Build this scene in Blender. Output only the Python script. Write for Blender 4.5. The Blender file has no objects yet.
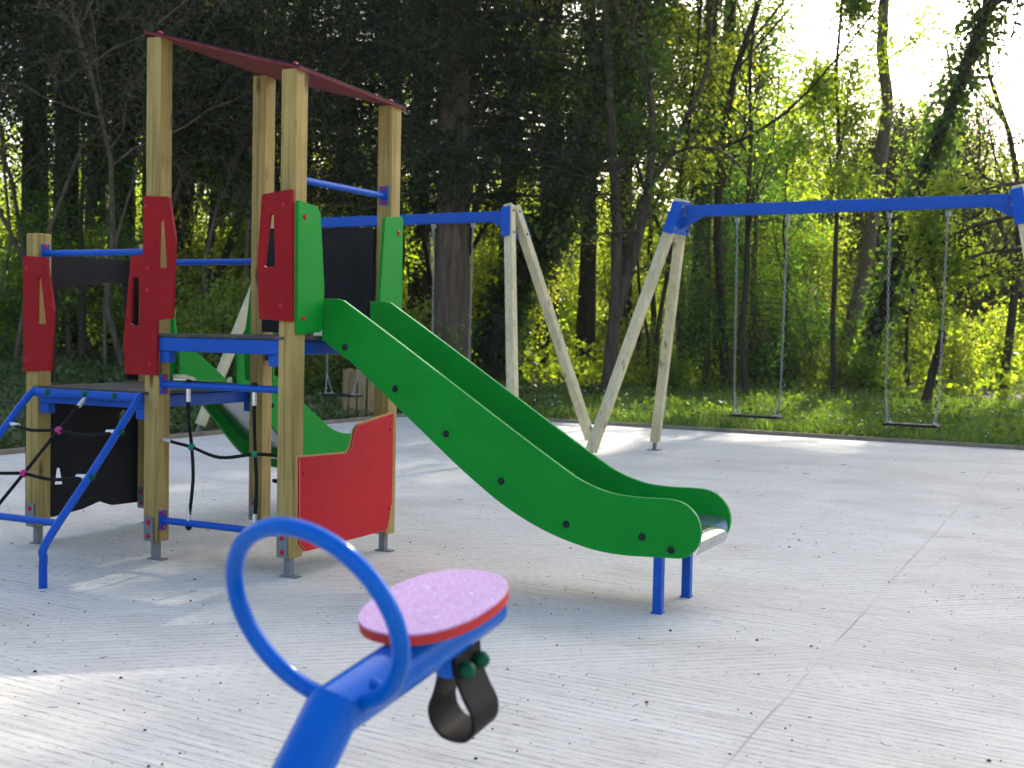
import bpy, bmesh, math, random
import numpy as np
from mathutils import Vector, Matrix, geometry
R = math.radians
SC = bpy.context.scene
COL = SC.collection

# ------------------------------------------------------------------ helpers
def link(o, parent=None):
    COL.objects.link(o)
    if parent is not None:
        o.parent = parent
    return o

def tag(o, label=None, cat=None, group=None, kind=None):
    if label: o['label'] = label
    if cat: o['category'] = cat
    if group: o['group'] = group
    if kind: o['kind'] = kind
    return o

def empty(name, loc=(0, 0, 0), rz=0.0, parent=None):
    o = bpy.data.objects.new(name, None)
    o.location = loc
    o.rotation_euler = (0, 0, rz)
    o.empty_display_size = .2
    return link(o, parent)

class MB:
    """collects faces of ONE mesh object"""
    def __init__(s):
        s.v = []; s.f = []; s.sm = []
    def add(s, vs, fs, smooth=False, M=None):
        b = len(s.v)
        for p in vs:
            p = Vector(p)
            s.v.append(tuple(M @ p) if M is not None else tuple(p))
        for f in fs:
            s.f.append(tuple(i + b for i in f)); s.sm.append(smooth)
        return s
    def box(s, c, d, M=None):
        x, y, z = [k / 2 for k in d]
        vs = [(c[0] + a * x, c[1] + b * y, c[2] + e * z) for e in (-1, 1) for b in (-1, 1) for a in (-1, 1)]
        return s.add(vs, [(0, 2, 3, 1), (4, 5, 7, 6), (0, 1, 5, 4), (2, 6, 7, 3), (0, 4, 6, 2), (1, 3, 7, 5)], False, M)
    def beam(s, a, b, w, h, ref=(0, 0, 1), ext=0):
        """rectangular bar a->b; h measured along ref, w across"""
        a = Vector(a); b = Vector(b); d = (b - a); L = d.length; d.normalize()
        u = Vector(ref); u = (u - d * u.dot(d)).normalized(); r = d.cross(u)
        M = Matrix((r, d, u)).transposed().to_4x4(); M.translation = (a + b) / 2
        return s.box((0, 0, 0), (w, L + ext, h), M)
    def tube(s, path, r, n=10, closed=False, caps=True, smooth=True):
        P = [Vector(p) for p in path]
        rad = r if isinstance(r, (list, tuple)) else [r] * len(P)
        N = len(P); T = []
        for i in range(N):
            if closed: t = P[(i + 1) % N] - P[i - 1]
            else: t = P[min(i + 1, N - 1)] - P[max(i - 1, 0)]
            T.append(t.normalized())
        u = Vector((0, 0, 1)) if abs(T[0].z) < .9 else Vector((1, 0, 0))
        u = (u - T[0] * u.dot(T[0])).normalized()
        vs = []; fs = []
        for i in range(N):
            u = (u - T[i] * u.dot(T[i])).normalized(); w = T[i].cross(u)
            for k in range(n):
                a = 2 * math.pi * k / n
                vs.append(P[i] + (u * math.cos(a) + w * math.sin(a)) * rad[i])
        m = N if closed else N - 1
        for i in range(m):
            for k in range(n):
                a = i * n + k; b = i * n + (k + 1) % n
                c = ((i + 1) % N) * n + (k + 1) % n; d = ((i + 1) % N) * n + k
                fs.append((a, b, c, d))
        s.add(vs, fs, smooth)
        if caps and not closed:
            s.add(vs[:n], [tuple(range(n - 1, -1, -1))]); s.add(vs[-n:], [tuple(range(n))])
        return s
    def dome(s, c, axis, r, h=None, n=12, rings=4):
        """rounded bolt cap sitting on point c"""
        h = h or r * .6
        ax = Vector(axis).normalized()
        u = ax.orthogonal().normalized(); w = ax.cross(u); c = Vector(c)
        vs = []; fs = []
        for i in range(rings):
            t = i / rings * math.pi / 2
            for k in range(n):
                a = 2 * math.pi * k / n
                vs.append(c + (u * math.cos(a) + w * math.sin(a)) * r * math.cos(t) + ax * h * math.sin(t))
        vs.append(c + ax * h)
        for i in range(rings - 1):
            for k in range(n):
                fs.append((i * n + k, i * n + (k + 1) % n, (i + 1) * n + (k + 1) % n, (i + 1) * n + k))
        for k in range(n):
            fs.append(((rings - 1) * n + k, (rings - 1) * n + (k + 1) % n, len(vs) - 1))
        return s.add(vs, fs, True)
    def ball(s, c, r, n=12, m=8):
        c = Vector(c); vs = []; fs = []
        for i in range(m + 1):
            t = math.pi * i / m
            for k in range(n):
                a = 2 * math.pi * k / n
                vs.append(c + Vector((math.sin(t) * math.cos(a), math.sin(t) * math.sin(a), math.cos(t))) * r)
        for i in range(m):
            for k in range(n):
                fs.append((i * n + k, (i + 1) * n + k, (i + 1) * n + (k + 1) % n, i * n + (k + 1) % n))
        return s.add(vs, fs, True)
    def prism(s, loops, t, M):
        """flat panel: loops of (u,v), first is the outline, the rest holes; thickness t along local z, centred"""
        L = [[Vector((p[0], p[1], 0)) for p in lp] for lp in loops]
        flat = [p for lp in L for p in lp]
        tri = geometry.tessellate_polygon(L)
        n = len(flat)
        vs = [(p.x, p.y, t / 2) for p in flat] + [(p.x, p.y, -t / 2) for p in flat]
        fs = []
        for a, b, c in tri:
            A, B, Cc = flat[a], flat[b], flat[c]
            if (B - A).cross(Cc - A).z < 0: a, c = c, a
            fs.append((a, b, c)); fs.append((c + n, b + n, a + n))
        k = 0
        for li, lp in enumerate(L):
            m = len(lp)
            ar = sum(lp[i].x * lp[(i + 1) % m].y - lp[(i + 1) % m].x * lp[i].y for i in range(m))
            ccw = ar > 0
            if li > 0: ccw = not ccw
            for i in range(m):
                a, b = k + i, k + (i + 1) % m
                fs.append((a, a + n, b + n, b) if ccw else (b, b + n, a + n, a))
            k += m
        return s.add(vs, fs, False, M)
    def build(s, name, mat, parent=None, bevel=0.0, seg=2, edge=None):
        me = bpy.data.meshes.new(name)
        me.from_pydata(s.v, [], s.f)
        me.polygons.foreach_set('use_smooth', s.sm)
        me.materials.append(mat)
        me.update()
        o = bpy.data.objects.new(name, me)
        if bevel:
            m = o.modifiers.new('edge', 'BEVEL'); m.width = bevel; m.segments = seg
            m.limit_method = 'ANGLE'
            if edge is not None: me.materials.append(edge); m.material = 1; m.angle_limit = R(40); m.harden_normals = False
        return link(o, parent)

def plane_M(o, u, v):
    """matrix mapping (u,v,0) of a flat panel to space; panel normal = u x v"""
    u = Vector(u); v = Vector(v); w = u.cross(v)
    M = Matrix((u, v, w)).transposed().to_4x4(); M.translation = Vector(o)
    return M
XZ = lambda y: plane_M((0, y, 0), (1, 0, 0), (0, 0, 1))      # panel across x, upright
YZ = lambda x: plane_M((x, 0, 0), (0, 1, 0), (0, 0, 1))

def catmull(P, sub=6, closed=False):
    P = [Vector(p) for p in P]; out = []; N = len(P)
    for i in range(N if closed else N - 1):
        g = lambda k: P[k % N] if closed else P[max(0, min(N - 1, k))]
        a, b, c, d = g(i - 1), g(i), g(i + 1), g(i + 2)
        for j in range(sub):
            t = j / sub
            out.append(.5 * ((2 * b) + (c - a) * t + (2 * a - 5 * b + 4 * c - d) * t * t + (3 * b - a - 3 * c + d) * t ** 3))
    if not closed: out.append(P[-1])
    return out

def rounded(P, r, seg=4):
    P = [Vector((p[0], p[1])) for p in P]; out = []; N = len(P)
    for i in range(N):
        a, b, c = P[i - 1], P[i], P[(i + 1) % N]
        rr = r[i] if isinstance(r, (list, tuple)) else r
        if rr <= 0: out.append(b); continue
        d1 = (a - b); d2 = (c - b)
        k = min(rr, d1.length * .45, d2.length * .45)
        p, q = b + d1.normalized() * k, b + d2.normalized() * k
        for j in range(seg + 1):
            t = j / seg
            out.append(p * (1 - t) ** 2 + b * 2 * t * (1 - t) + q * t * t)
    return [(p.x, p.y) for p in out]

# ------------------------------------------------------------------ materials
def new_mat(name):
    m = bpy.data.materials.new(name); m.use_nodes = True
    nt = m.node_tree
    return m, nt, nt.nodes['Principled BSDF'], nt.nodes['Material Output']
def N(nt, t, **k):
    n = nt.nodes.new(t)
    for a, b in k.items(): setattr(n, a, b)
    return n
def ramp(nt, src, stops):
    r = N(nt, 'ShaderNodeValToRGB')
    e = r.color_ramp.elements
    e[0].position, e[0].color = stops[0][0], (*stops[0][1], 1)
    e[1].position, e[1].color = stops[-1][0], (*stops[-1][1], 1)
    for p, c in stops[1:-1]:
        x = e.new(p); x.color = (*c, 1)
    nt.links.new(src, r.inputs[0]); return r.outputs[0]
def noise(nt, scale, detail=4, vec=None, rough=.55, dist=0):
    n = N(nt, 'ShaderNodeTexNoise'); n.inputs['Scale'].default_value = scale
    n.inputs['Detail'].default_value = detail; n.inputs['Roughness'].default_value = rough
    n.inputs['Distortion'].default_value = dist
    if vec is not None: nt.links.new(vec, n.inputs['Vector'])
    return n.outputs['Fac']
def objvec(nt, scale=(1, 1, 1), rot=(0, 0, 0), loc=(0, 0, 0)):
    c = N(nt, 'ShaderNodeTexCoord'); m = N(nt, 'ShaderNodeMapping')
    m.inputs['Scale'].default_value = scale; m.inputs['Rotation'].default_value = rot; m.inputs['Location'].default_value = loc
    nt.links.new(c.outputs['Object'], m.inputs['Vector']); return m.outputs['Vector']
def bump(nt, b, h, strength=.3, dist=.01):
    k = N(nt, 'ShaderNodeBump'); k.inputs['Strength'].default_value = strength; k.inputs['Distance'].default_value = dist
    nt.links.new(h, k.inputs['Height']); nt.links.new(k.outputs[0], b.inputs['Normal']); return k

def painted(name, col, rough=.4, var=.12, tex=.25, metal=0, spec=.10, dirt=.0):
    """coated steel or plastic board: slight mottling, fine orange peel, a little dust"""
    m, nt, b, o = new_mat(name)
    v = objvec(nt)
    f = noise(nt, 5, 5, v)
    lo = tuple(c * (1 - var) for c in col); hi = tuple(min(1, c * (1 + var)) for c in col)
    c = ramp(nt, f, [(.3, lo), (.7, hi)])
    if dirt:
        d = noise(nt, 14, 6, v, .65)
        mx = N(nt, 'ShaderNodeMix', data_type='RGBA'); nt.links.new(c, mx.inputs['A'])
        mx.inputs['B'].default_value = (.32, .29, .25, 1)
        fr = ramp(nt, d, [(.5, (0, 0, 0)), (.8, (dirt, dirt, dirt))]); nt.links.new(fr, mx.inputs['Factor'])
        c = mx.outputs['Result']
    nt.links.new(c, b.inputs['Base Color'])
    rr = N(nt, 'ShaderNodeMapRange'); rr.inputs['To Min'].default_value = rough * .8; rr.inputs['To Max'].default_value = min(1, rough * 1.3)
    nt.links.new(noise(nt, 23, 4, v), rr.inputs['Value']); nt.links.new(rr.outputs[0], b.inputs['Roughness'])
    b.inputs['Metallic'].default_value = metal
    b.inputs['Specular IOR Level'].default_value = spec
    bump(nt, b, noise(nt, 260, 2, v), tex, .0012)
    return m

def wood(name, a, b_, c_, axis_scale=(30, 30, 1.1)):
    m, nt, b, o = new_mat(name)
    c = N(nt, 'ShaderNodeTexCoord'); oi = N(nt, 'ShaderNodeObjectInfo')
    ad = N(nt, 'ShaderNodeVectorMath', operation='MULTIPLY_ADD')
    nt.links.new(oi.outputs['Random'], ad.inputs[0]); ad.inputs[1].default_value = (7, 5, 9)
    nt.links.new(c.outputs['Object'], ad.inputs[2])
    mp = N(nt, 'ShaderNodeMapping'); mp.inputs['Scale'].default_value = axis_scale
    nt.links.new(ad.outputs[0], mp.inputs['Vector'])
    g = noise(nt, 1.2, 6, mp.outputs[0], .6, .6)
    col = ramp(nt, g, [(.3, b_), (.5, a), (.72, c_)])
    # knots
    vo = N(nt, 'ShaderNodeTexVoronoi'); vo.inputs['Scale'].default_value = 1.0
    m2 = N(nt, 'ShaderNodeMapping'); m2.inputs['Scale'].default_value = (9, 9, 2.6); nt.links.new(ad.outputs[0], m2.inputs['Vector'])
    nt.links.new(m2.outputs[0], vo.inputs['Vector'])
    kf = ramp(nt, vo.outputs['Distance'], [(.06, (1, 1, 1)), (.2, (0, 0, 0))])
    mx = N(nt, 'ShaderNodeMix', data_type='RGBA'); nt.links.new(col, mx.inputs['A']); nt.links.new(kf, mx.inputs['Factor'])
    mx.inputs['B'].default_value = (b_[0] * .45, b_[1] * .36, b_[2] * .4, 1)
    ck = ramp(nt, noise(nt, 1.0, 3, (lambda q: (setattr(q.inputs['Scale'], 'default_value', (48, 48, .9)), nt.links.new(ad.outputs[0], q.inputs['Vector']), q.outputs[0])[2])(N(nt, 'ShaderNodeMapping')), .5), [(.68, (0, 0, 0)), (.72, (.85, .85, .85))])
    m3 = N(nt, 'ShaderNodeMix', data_type='RGBA'); nt.links.new(mx.outputs['Result'], m3.inputs['A']); nt.links.new(ck, m3.inputs['Factor'])
    m3.inputs['B'].default_value = (b_[0] * .3, b_[1] * .28, b_[2] * .3, 1); mx = m3
    # broad weathering
    w = noise(nt, 3.2, 4, ad.outputs[0])
    mw = N(nt, 'ShaderNodeMix', data_type='RGBA', blend_type='MULTIPLY'); mw.inputs['Factor'].default_value = 1
    nt.links.new(mx.outputs['Result'], mw.inputs['A'])
    nt.links.new(ramp(nt, w, [(.3, (.78, .76, .72)), (.7, (1.08, 1.06, 1.0))]), mw.inputs['B'])
    nt.links.new(mw.outputs['Result'], b.inputs['Base Color'])
    b.inputs['Roughness'].default_value = .7
    b.inputs['Specular IOR Level'].default_value = .3
    bump(nt, b, g, .35, .003)
    return m

def leaf_mat(name, cols, trans=.5, tcol=None, gloss=.06):
    m, nt, b, o = new_mat(name)
    nt.nodes.remove(b)
    at = N(nt, 'ShaderNodeAttribute', attribute_name='tint')
    oi = N(nt, 'ShaderNodeObjectInfo')
    mr = N(nt, 'ShaderNodeMath', operation='MULTIPLY_ADD'); nt.links.new(oi.outputs['Random'], mr.inputs[0])
    mr.inputs[1].default_value = .34; mr.inputs[2].default_value = -.17
    sm = N(nt, 'ShaderNodeMath', operation='ADD'); nt.links.new(at.outputs['Fac'], sm.inputs[0]); nt.links.new(mr.outputs[0], sm.inputs[1])
    k = len(cols)
    c = ramp(nt, sm.outputs[0], [(i / (k - 1), cc) for i, cc in enumerate(cols)])
    d = N(nt, 'ShaderNodeBsdfDiffuse'); nt.links.new(c, d.inputs['Color'])
    t = N(nt, 'ShaderNodeBsdfTranslucent')
    tm = N(nt, 'ShaderNodeMix', data_type='RGBA', blend_type='MULTIPLY'); tm.inputs['Factor'].default_value = 1
    nt.links.new(c, tm.inputs['A']); tm.inputs['B'].default_value = (*(tcol or (1.7, 1.55, .7)), 1)
    nt.links.new(tm.outputs['Result'], t.inputs['Color'])
    mx = N(nt, 'ShaderNodeMixShader'); mx.inputs[0].default_value = trans
    nt.links.new(d.outputs[0], mx.inputs[1]); nt.links.new(t.outputs[0], mx.inputs[2])
    g = N(nt, 'ShaderNodeBsdfGlossy'); g.inputs['Roughness'].default_value = .45; g.inputs['Color'].default_value = (.8, .8, .8, 1)
    m2 = N(nt, 'ShaderNodeMixShader'); m2.inputs[0].default_value = gloss
    nt.links.new(mx.outputs[0], m2.inputs[1]); nt.links.new(g.outputs[0], m2.inputs[2])
    nt.links.new(m2.outputs[0], o.inputs['Surface'])
    return m

def bark(name, a, b_, sc=(9, 9, 1.6)):
    m, nt, b, o = new_mat(name)
    v = objvec(nt, sc)
    f = noise(nt, 1.6, 8, v, .65, .5)
    nt.links.new(ramp(nt, f, [(.3, a), (.7, b_)]), b.inputs['Base Color'])
    b.inputs['Roughness'].default_value = .9; b.inputs['Specular IOR Level'].default_value = .2
    bump(nt, b, f, .9, .03)
    return m

M = {}
M['blue'] = painted('blue_paint', (.002, .068, .37), .38, .1, .12, spec=.2)
M['gloss'] = painted('glossy_blue_paint', (.001, .092, .42), .15, .08, .03, spec=.14)
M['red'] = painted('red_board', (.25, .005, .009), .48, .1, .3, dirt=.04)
M['redlit'] = painted('red_board_lit', (.46, .014, .022), .5, .1, .3, dirt=.03)  # the same red board, with its stronger light put into the colour
M['green'] = painted('green_board', (.001, .215, .018), .45, .08, .25, dirt=.02)
M['black'] = painted('black_board', (.012, .012, .015), .5, .2, .3, dirt=.04)
M['deck'] = painted('deck_board', (.05, .047, .045), .55, .2, .6, dirt=.35)
M['roof'] = painted('roof_board', (.18, .024, .024), .55, .12, .3, dirt=.2)
M['roofedge'] = painted('dark_edge_board', (.03, .012, .03), .5)
M['steel'] = painted('stainless_steel', (.42, .45, .48), .22, .08, .1, metal=1)
M['galv'] = painted('galvanised_steel', (.19, .2, .21), .55, .15, .3, metal=.4)
M['chain'] = painted('chain_steel', (.26, .26, .26), .45, .1, .1, metal=.8)
M['redcap'] = painted('red_plastic', (.42, .015, .035), .4)
M['greencap'] = painted('dark_green_plastic', (.004, .075, .035), .35)
M['blackcap'] = painted('black_plastic', (.015, .02, .02), .4)
M['pink'] = painted('magenta_plastic', (.45, .03, .17), .4)
M['greenjoint'] = painted('green_plastic', (.015, .19, .10), .4)
M['rope'] = painted('black_rope', (.012, .012, .013), .85, .3, 1.0)
M['hang'] = painted('hanger_steel', (.24, .24, .23), .5, .1, .1, metal=.5)
M['alu'] = painted('aluminium', (.62, .6, .58), .4, .1, .1, metal=.7)
M['rubber'] = painted('rubber', (.012, .012, .012), .5, .3, .6, dirt=.03)
M['wood'] = wood('tower_pine', (.335, .245, .078), (.22, .15, .045), (.43, .33, .12))
M['greenedge'] = painted('skylit_green_edge', (.55, .68, .56), .5)  # pale cut edge, with the sky light its chamfer catches painted in
M['rededge'] = painted('cream_edge', (.62, .50, .36), .5)  # cream cut edge, paled for the sky light caught on the bevel
M['pale'] = wood('weathered_pine', (.55, .48, .295), (.46, .39, .23), (.64, .575, .38))
M['binwood'] = wood('brown_slat_wood', (.30, .21, .10), (.18, .12, .05), (.40, .30, .16), (14, 14, 1.5))
M['yellowedge'] = painted('yellow_core', (.55, .36, .12), .6)

# lilac speckled seat
m, nt, b, o = new_mat('lilac_seat_top'); v = objvec(nt)
vo = N(nt, 'ShaderNodeTexNoise'); vo.inputs['Scale'].default_value = 260; vo.inputs['Detail'].default_value = 1; nt.links.new(v, vo.inputs['Vector'])
nt.links.new(ramp(nt, vo.outputs['Fac'], [(.36, (.37, .20, .38)), (.5, (.46, .265, .46)), (.64, (.57, .38, .56))]), b.inputs['Base Color'])
b.inputs['Roughness'].default_value = .55; bump(nt, b, vo.outputs['Fac'], .5, .002); M['lilac'] = m
M['seatedge'] = painted('orange_red_edge', (.42, .035, .03), .5)

# brushed concrete
m, nt, b, o = new_mat('brushed_concrete')
geo = N(nt, 'ShaderNodeNewGeometry'); pos = geo.outputs['Position']
def mapped(scale, rz=0, src=None):
    mp = N(nt, 'ShaderNodeMapping'); mp.vector_type = 'POINT'
    mp.inputs['Rotation'].default_value = (0, 0, rz); nt.links.new(src or pos, mp.inputs['Vector'])
    m2 = N(nt, 'ShaderNodeMapping'); m2.inputs['Scale'].default_value = scale      # turn first, stretch after
    nt.links.new(mp.outputs[0], m2.inputs['Vector']); return m2.outputs[0]
# wobble the brush direction
wob = N(nt, 'ShaderNodeTexNoise'); wob.inputs['Scale'].default_value = .55; wob.inputs['Detail'].default_value = 2
nt.links.new(pos, wob.inputs['Vector'])
va = N(nt, 'ShaderNodeVectorMath', operation='MULTIPLY_ADD'); nt.links.new(wob.outputs['Color'], va.inputs[0])
va.inputs[1].default_value = (.22, .22, 0); nt.links.new(pos, va.inputs[2])
s1 = noise(nt, 1, 3, mapped((2.6, 32, 1), R(30), va.outputs[0]), .6)
s2 = noise(nt, 1, 3, mapped((1.9, 32, 1), R(-14), va.outputs[0]), .6)
s3 = noise(nt, 1, 3, mapped((5, 120, 1), R(18), va.outputs[0]), .6)
def combed(rz, sc):
    wv = N(nt, 'ShaderNodeTexWave', wave_type='BANDS', bands_direction='Y', wave_profile='SIN')
    wv.inputs['Scale'].default_value = sc; wv.inputs['Distortion'].default_value = 2.0
    wv.inputs['Detail'].default_value = 4; wv.inputs['Detail Scale'].default_value = 1.6; wv.inputs['Detail Roughness'].default_value = .65
    nt.links.new(mapped((.35, 1, 1), rz), wv.inputs['Vector']); return wv.outputs['Fac']
w1 = combed(R(31), 7.4); w2 = combed(R(-14), 6.4)
selr = N(nt, 'ShaderNodeValToRGB'); nt.links.new(noise(nt, .38, 1, mapped((1, 1.6, 1), R(28))), selr.inputs[0])
selr.color_ramp.elements[0].position = .47; selr.color_ramp.elements[1].position = .53
mixs = N(nt, 'ShaderNodeMix', data_type='FLOAT'); nt.links.new(selr.outputs[0], mixs.inputs['Factor'])
nt.links.new(s1, mixs.inputs['A']); nt.links.new(s2, mixs.inputs['B'])
st = N(nt, 'ShaderNodeMath', operation='MULTIPLY_ADD'); nt.links.new(s3, st.inputs[0]); st.inputs[1].default_value = .45
nt.links.new(mixs.outputs['Result'], st.inputs[2])
cloud = noise(nt, .9, 6, mapped((1, 1.8, 1), R(28)), .6)
spots = noise(nt, 60, 5, pos, .8)
c1 = ramp(nt, cloud, [(.25, (.46, .428, .37)), (.5, (.555, .525, .468)), (.75, (.60, .575, .52))])
mul = N(nt, 'ShaderNodeMix', data_type='RGBA', blend_type='MULTIPLY'); mul.inputs['Factor'].default_value = 1
nt.links.new(c1, mul.inputs['A'])
nt.links.new(ramp(nt, st.outputs[0], [(.46, (.74, .72, .69)), (.57, (.91, .905, .90)), (.68, (1, 1, 1)), (.9, (1.08, 1.08, 1.08))]), mul.inputs['B'])
mul2 = N(nt, 'ShaderNodeMix', data_type='RGBA', blend_type='MULTIPLY'); mul2.inputs['Factor'].default_value = 1
nt.links.new(mul.outputs['Result'], mul2.inputs['A'])
nt.links.new(ramp(nt, spots, [(.24, (.40, .38, .35)), (.35, (.93, .925, .92)), (.5, (1, 1, 1)), (.75, (1.05, 1.05, 1.05))]), mul2.inputs['B'])
mw_ = N(nt, 'ShaderNodeMix', data_type='FLOAT'); nt.links.new(selr.outputs[0], mw_.inputs['Factor'])
nt.links.new(w1, mw_.inputs['A']); nt.links.new(w2, mw_.inputs['B'])
lines = ramp(nt, mw_.outputs['Result'], [(.02, (1, 1, 1)), (.30, (0, 0, 0))])
msk = ramp(nt, noise(nt, 15, 5, mapped((1, 2.0, 1), R(20)), .75), [(.42, (.03, .03, .03)), (.62, (.70, .70, .70))])
lm = N(nt, 'ShaderNodeMath', operation='MULTIPLY'); nt.links.new(lines, lm.inputs[0]); nt.links.new(msk, lm.inputs[1])
mul3 = N(nt, 'ShaderNodeMix', data_type='RGBA'); nt.links.new(lm.outputs[0], mul3.inputs['Factor'])
nt.links.new(mul2.outputs['Result'], mul3.inputs['A']); mul3.inputs['B'].default_value = (.22, .205, .18, 1)
grime = ramp(nt, noise(nt, .8, 6, mapped((1, 1, 1), 0), .7), [(.56, (0, 0, 0)), (.72, (.38, .38, .38))])
mul4 = N(nt, 'ShaderNodeMix', data_type='RGBA'); nt.links.new(grime, mul4.inputs['Factor'])
nt.links.new(mul3.outputs['Result'], mul4.inputs['A']); mul4.inputs['B'].default_value = (.30, .27, .22, 1)
nt.links.new(mul4.outputs['Result'], b.inputs['Base Color'])
b.inputs['Roughness'].default_value = .75; b.inputs['Specular IOR Level'].default_value = .35
hs = N(nt, 'ShaderNodeMath', operation='MULTIPLY_ADD'); nt.links.new(spots, hs.inputs[0]); hs.inputs[1].default_value = .5
nt.links.new(st.outputs[0], hs.inputs[2])
bump(nt, b, hs.outputs[0], .8, .01)
M['concrete'] = m

# soil with leaf litter
m, nt, b, o = new_mat('woodland_soil'); geo = N(nt, 'ShaderNodeNewGeometry')
f = noise(nt, 3.5, 8, geo.outputs['Position'], .7)
g = noise(nt, .35, 3, geo.outputs['Position'])
c = ramp(nt, f, [(.3, (.03, .024, .014)), (.5, (.065, .052, .03)), (.75, (.12, .10, .06))])
mx = N(nt, 'ShaderNodeMix', data_type='RGBA'); nt.links.new(c, mx.inputs['A']); mx.inputs['B'].default_value = (.08, .13, .025, 1)
nt.links.new(ramp(nt, g, [(.45, (0, 0, 0)), (.6, (.7, .7, .7))]), mx.inputs['Factor'])
nt.links.new(mx.outputs['Result'], b.inputs['Base Color']); b.inputs['Roughness'].default_value = .95
bump(nt, b, f, .8, .05); M['soil'] = m
M['kerb'] = painted('kerb_timber', (.20, .165, .12), .85, .25, .8, dirt=.4)
M['litter'] = painted('litter', (.035, .025, .02), .8, .5, .5)

SPRING = [(.055, .11, .014), (.10, .168, .022), (.155, .218, .03), (.23, .265, .06)]
MIDG = [(.022, .05, .012), (.04, .085, .016), (.07, .12, .02), (.10, .15, .03)]
DARK = [(.010, .017, .009), (.016, .027, .012), (.025, .038, .015), (.04, .055, .02)]
M['spring'] = leaf_mat('spring_leaf', SPRING, .66, (2.65, 2.35, .75), .03)
M['mid'] = leaf_mat('green_leaf', MIDG, .55, (2.3, 2.0, .6), .03)
M['dark'] = leaf_mat('conifer_needle', DARK, .2, (1.5, 1.4, .6), .015)
M['feather'] = leaf_mat('feathery_needle', [(.022, .07, .018), (.04, .11, .022), (.06, .15, .028), (.09, .19, .035)], .5, (1.9, 2.1, .7), .02)
M['ivy'] = leaf_mat('ivy_leaf', [(.018, .04, .012), (.035, .07, .016), (.06, .11, .024), (.10, .16, .035)], .5, (2., 2., .6), gloss=.05)
M['grass'] = leaf_mat('grass_blade', [(.045, .095, .014), (.075, .145, .020), (.12, .19, .035), (.22, .24, .09)], .5, (1.5, 1.5, .7), .03)
M['cover'] = leaf_mat('ground_leaf', [(.03, .06, .015), (.05, .10, .02), (.09, .11, .04), (.19, .15, .09)], .3, gloss=.03)
M['bark'] = bark('grey_brown_bark', (.035, .027, .02), (.12, .09, .065))
M['bigbark'] = bark('fissured_bark', (.05, .034, .024), (.20, .14, .10), (7, 7, .7))
M['darkbark'] = bark('dark_bark', (.016, .013, .010), (.06, .048, .036))
M['paleb'] = bark('pale_bark', (.07, .055, .04), (.21, .165, .115))

# ------------------------------------------------------------------ camera
HC = 1.2
F, PITCH, ROLL = 1231.98, R(2.514), R(1.17)
cam = bpy.data.cameras.new('camera'); co = bpy.data.objects.new('camera', cam); link(co)
cam.sensor_width = 36; cam.lens = F / 1024 * 36
cam.clip_start = .05; cam.clip_end = 2000
fw = Vector((0, math.cos(PITCH), -math.sin(PITCH))); r0 = Vector((1, 0, 0)); u0 = Vector((0, math.sin(PITCH), math.cos(PITCH)))
rt = r0 * math.cos(ROLL) + u0 * math.sin(ROLL); up = u0 * math.cos(ROLL) - r0 * math.sin(ROLL)
mw = Matrix((rt, up, -fw)).transposed().to_4x4(); mw.translation = (0, 0, HC)
co.matrix_world = mw
cam.dof.use_dof = True; cam.dof.focus_distance = 6.0; cam.dof.aperture_fstop = 4.2
SC.camera = co

# ------------------------------------------------------------------ light
AZ, EL = R(24), R(33)
w = bpy.data.worlds.new('World'); SC.world = w; w.use_nodes = True
nt = w.node_tree; bg = nt.nodes['Background']
sky = nt.nodes.new('ShaderNodeTexSky'); sky.sky_type = 'NISHITA'; sky.sun_disc = False
sky.sun_elevation = EL; sky.sun_rotation = AZ; sky.air_density = 1.0; sky.dust_density = 4.0; sky.ozone_density = 1.0
nt.links.new(sky.outputs[0], bg.inputs['Color']); bg.inputs['Strength'].default_value = .15
sl = bpy.data.lights.new('sun', 'SUN'); sl.energy = 5.0; sl.angle = R(.8); sl.color = (1, .93, .80)
so = bpy.data.objects.new('sun', sl); link(so)
sd = Vector((math.sin(AZ) * math.cos(EL), math.cos(AZ) * math.cos(EL), math.sin(EL)))
so.rotation_euler = sd.to_track_quat('Z', 'Y').to_euler(); so.location = sd * 60
vs = SC.view_settings
vs.view_transform = 'Standard'; vs.look = 'None'; vs.exposure = 1.65; vs.gamma = 1; vs.use_curve_mapping = False
SC.render.engine = 'CYCLES'
SC.cycles.max_bounces = 7; SC.cycles.diffuse_bounces = 4; SC.cycles.transmission_bounces = 5; SC.cycles.glossy_bounces = 3
SC.cycles.use_denoising = True

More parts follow.
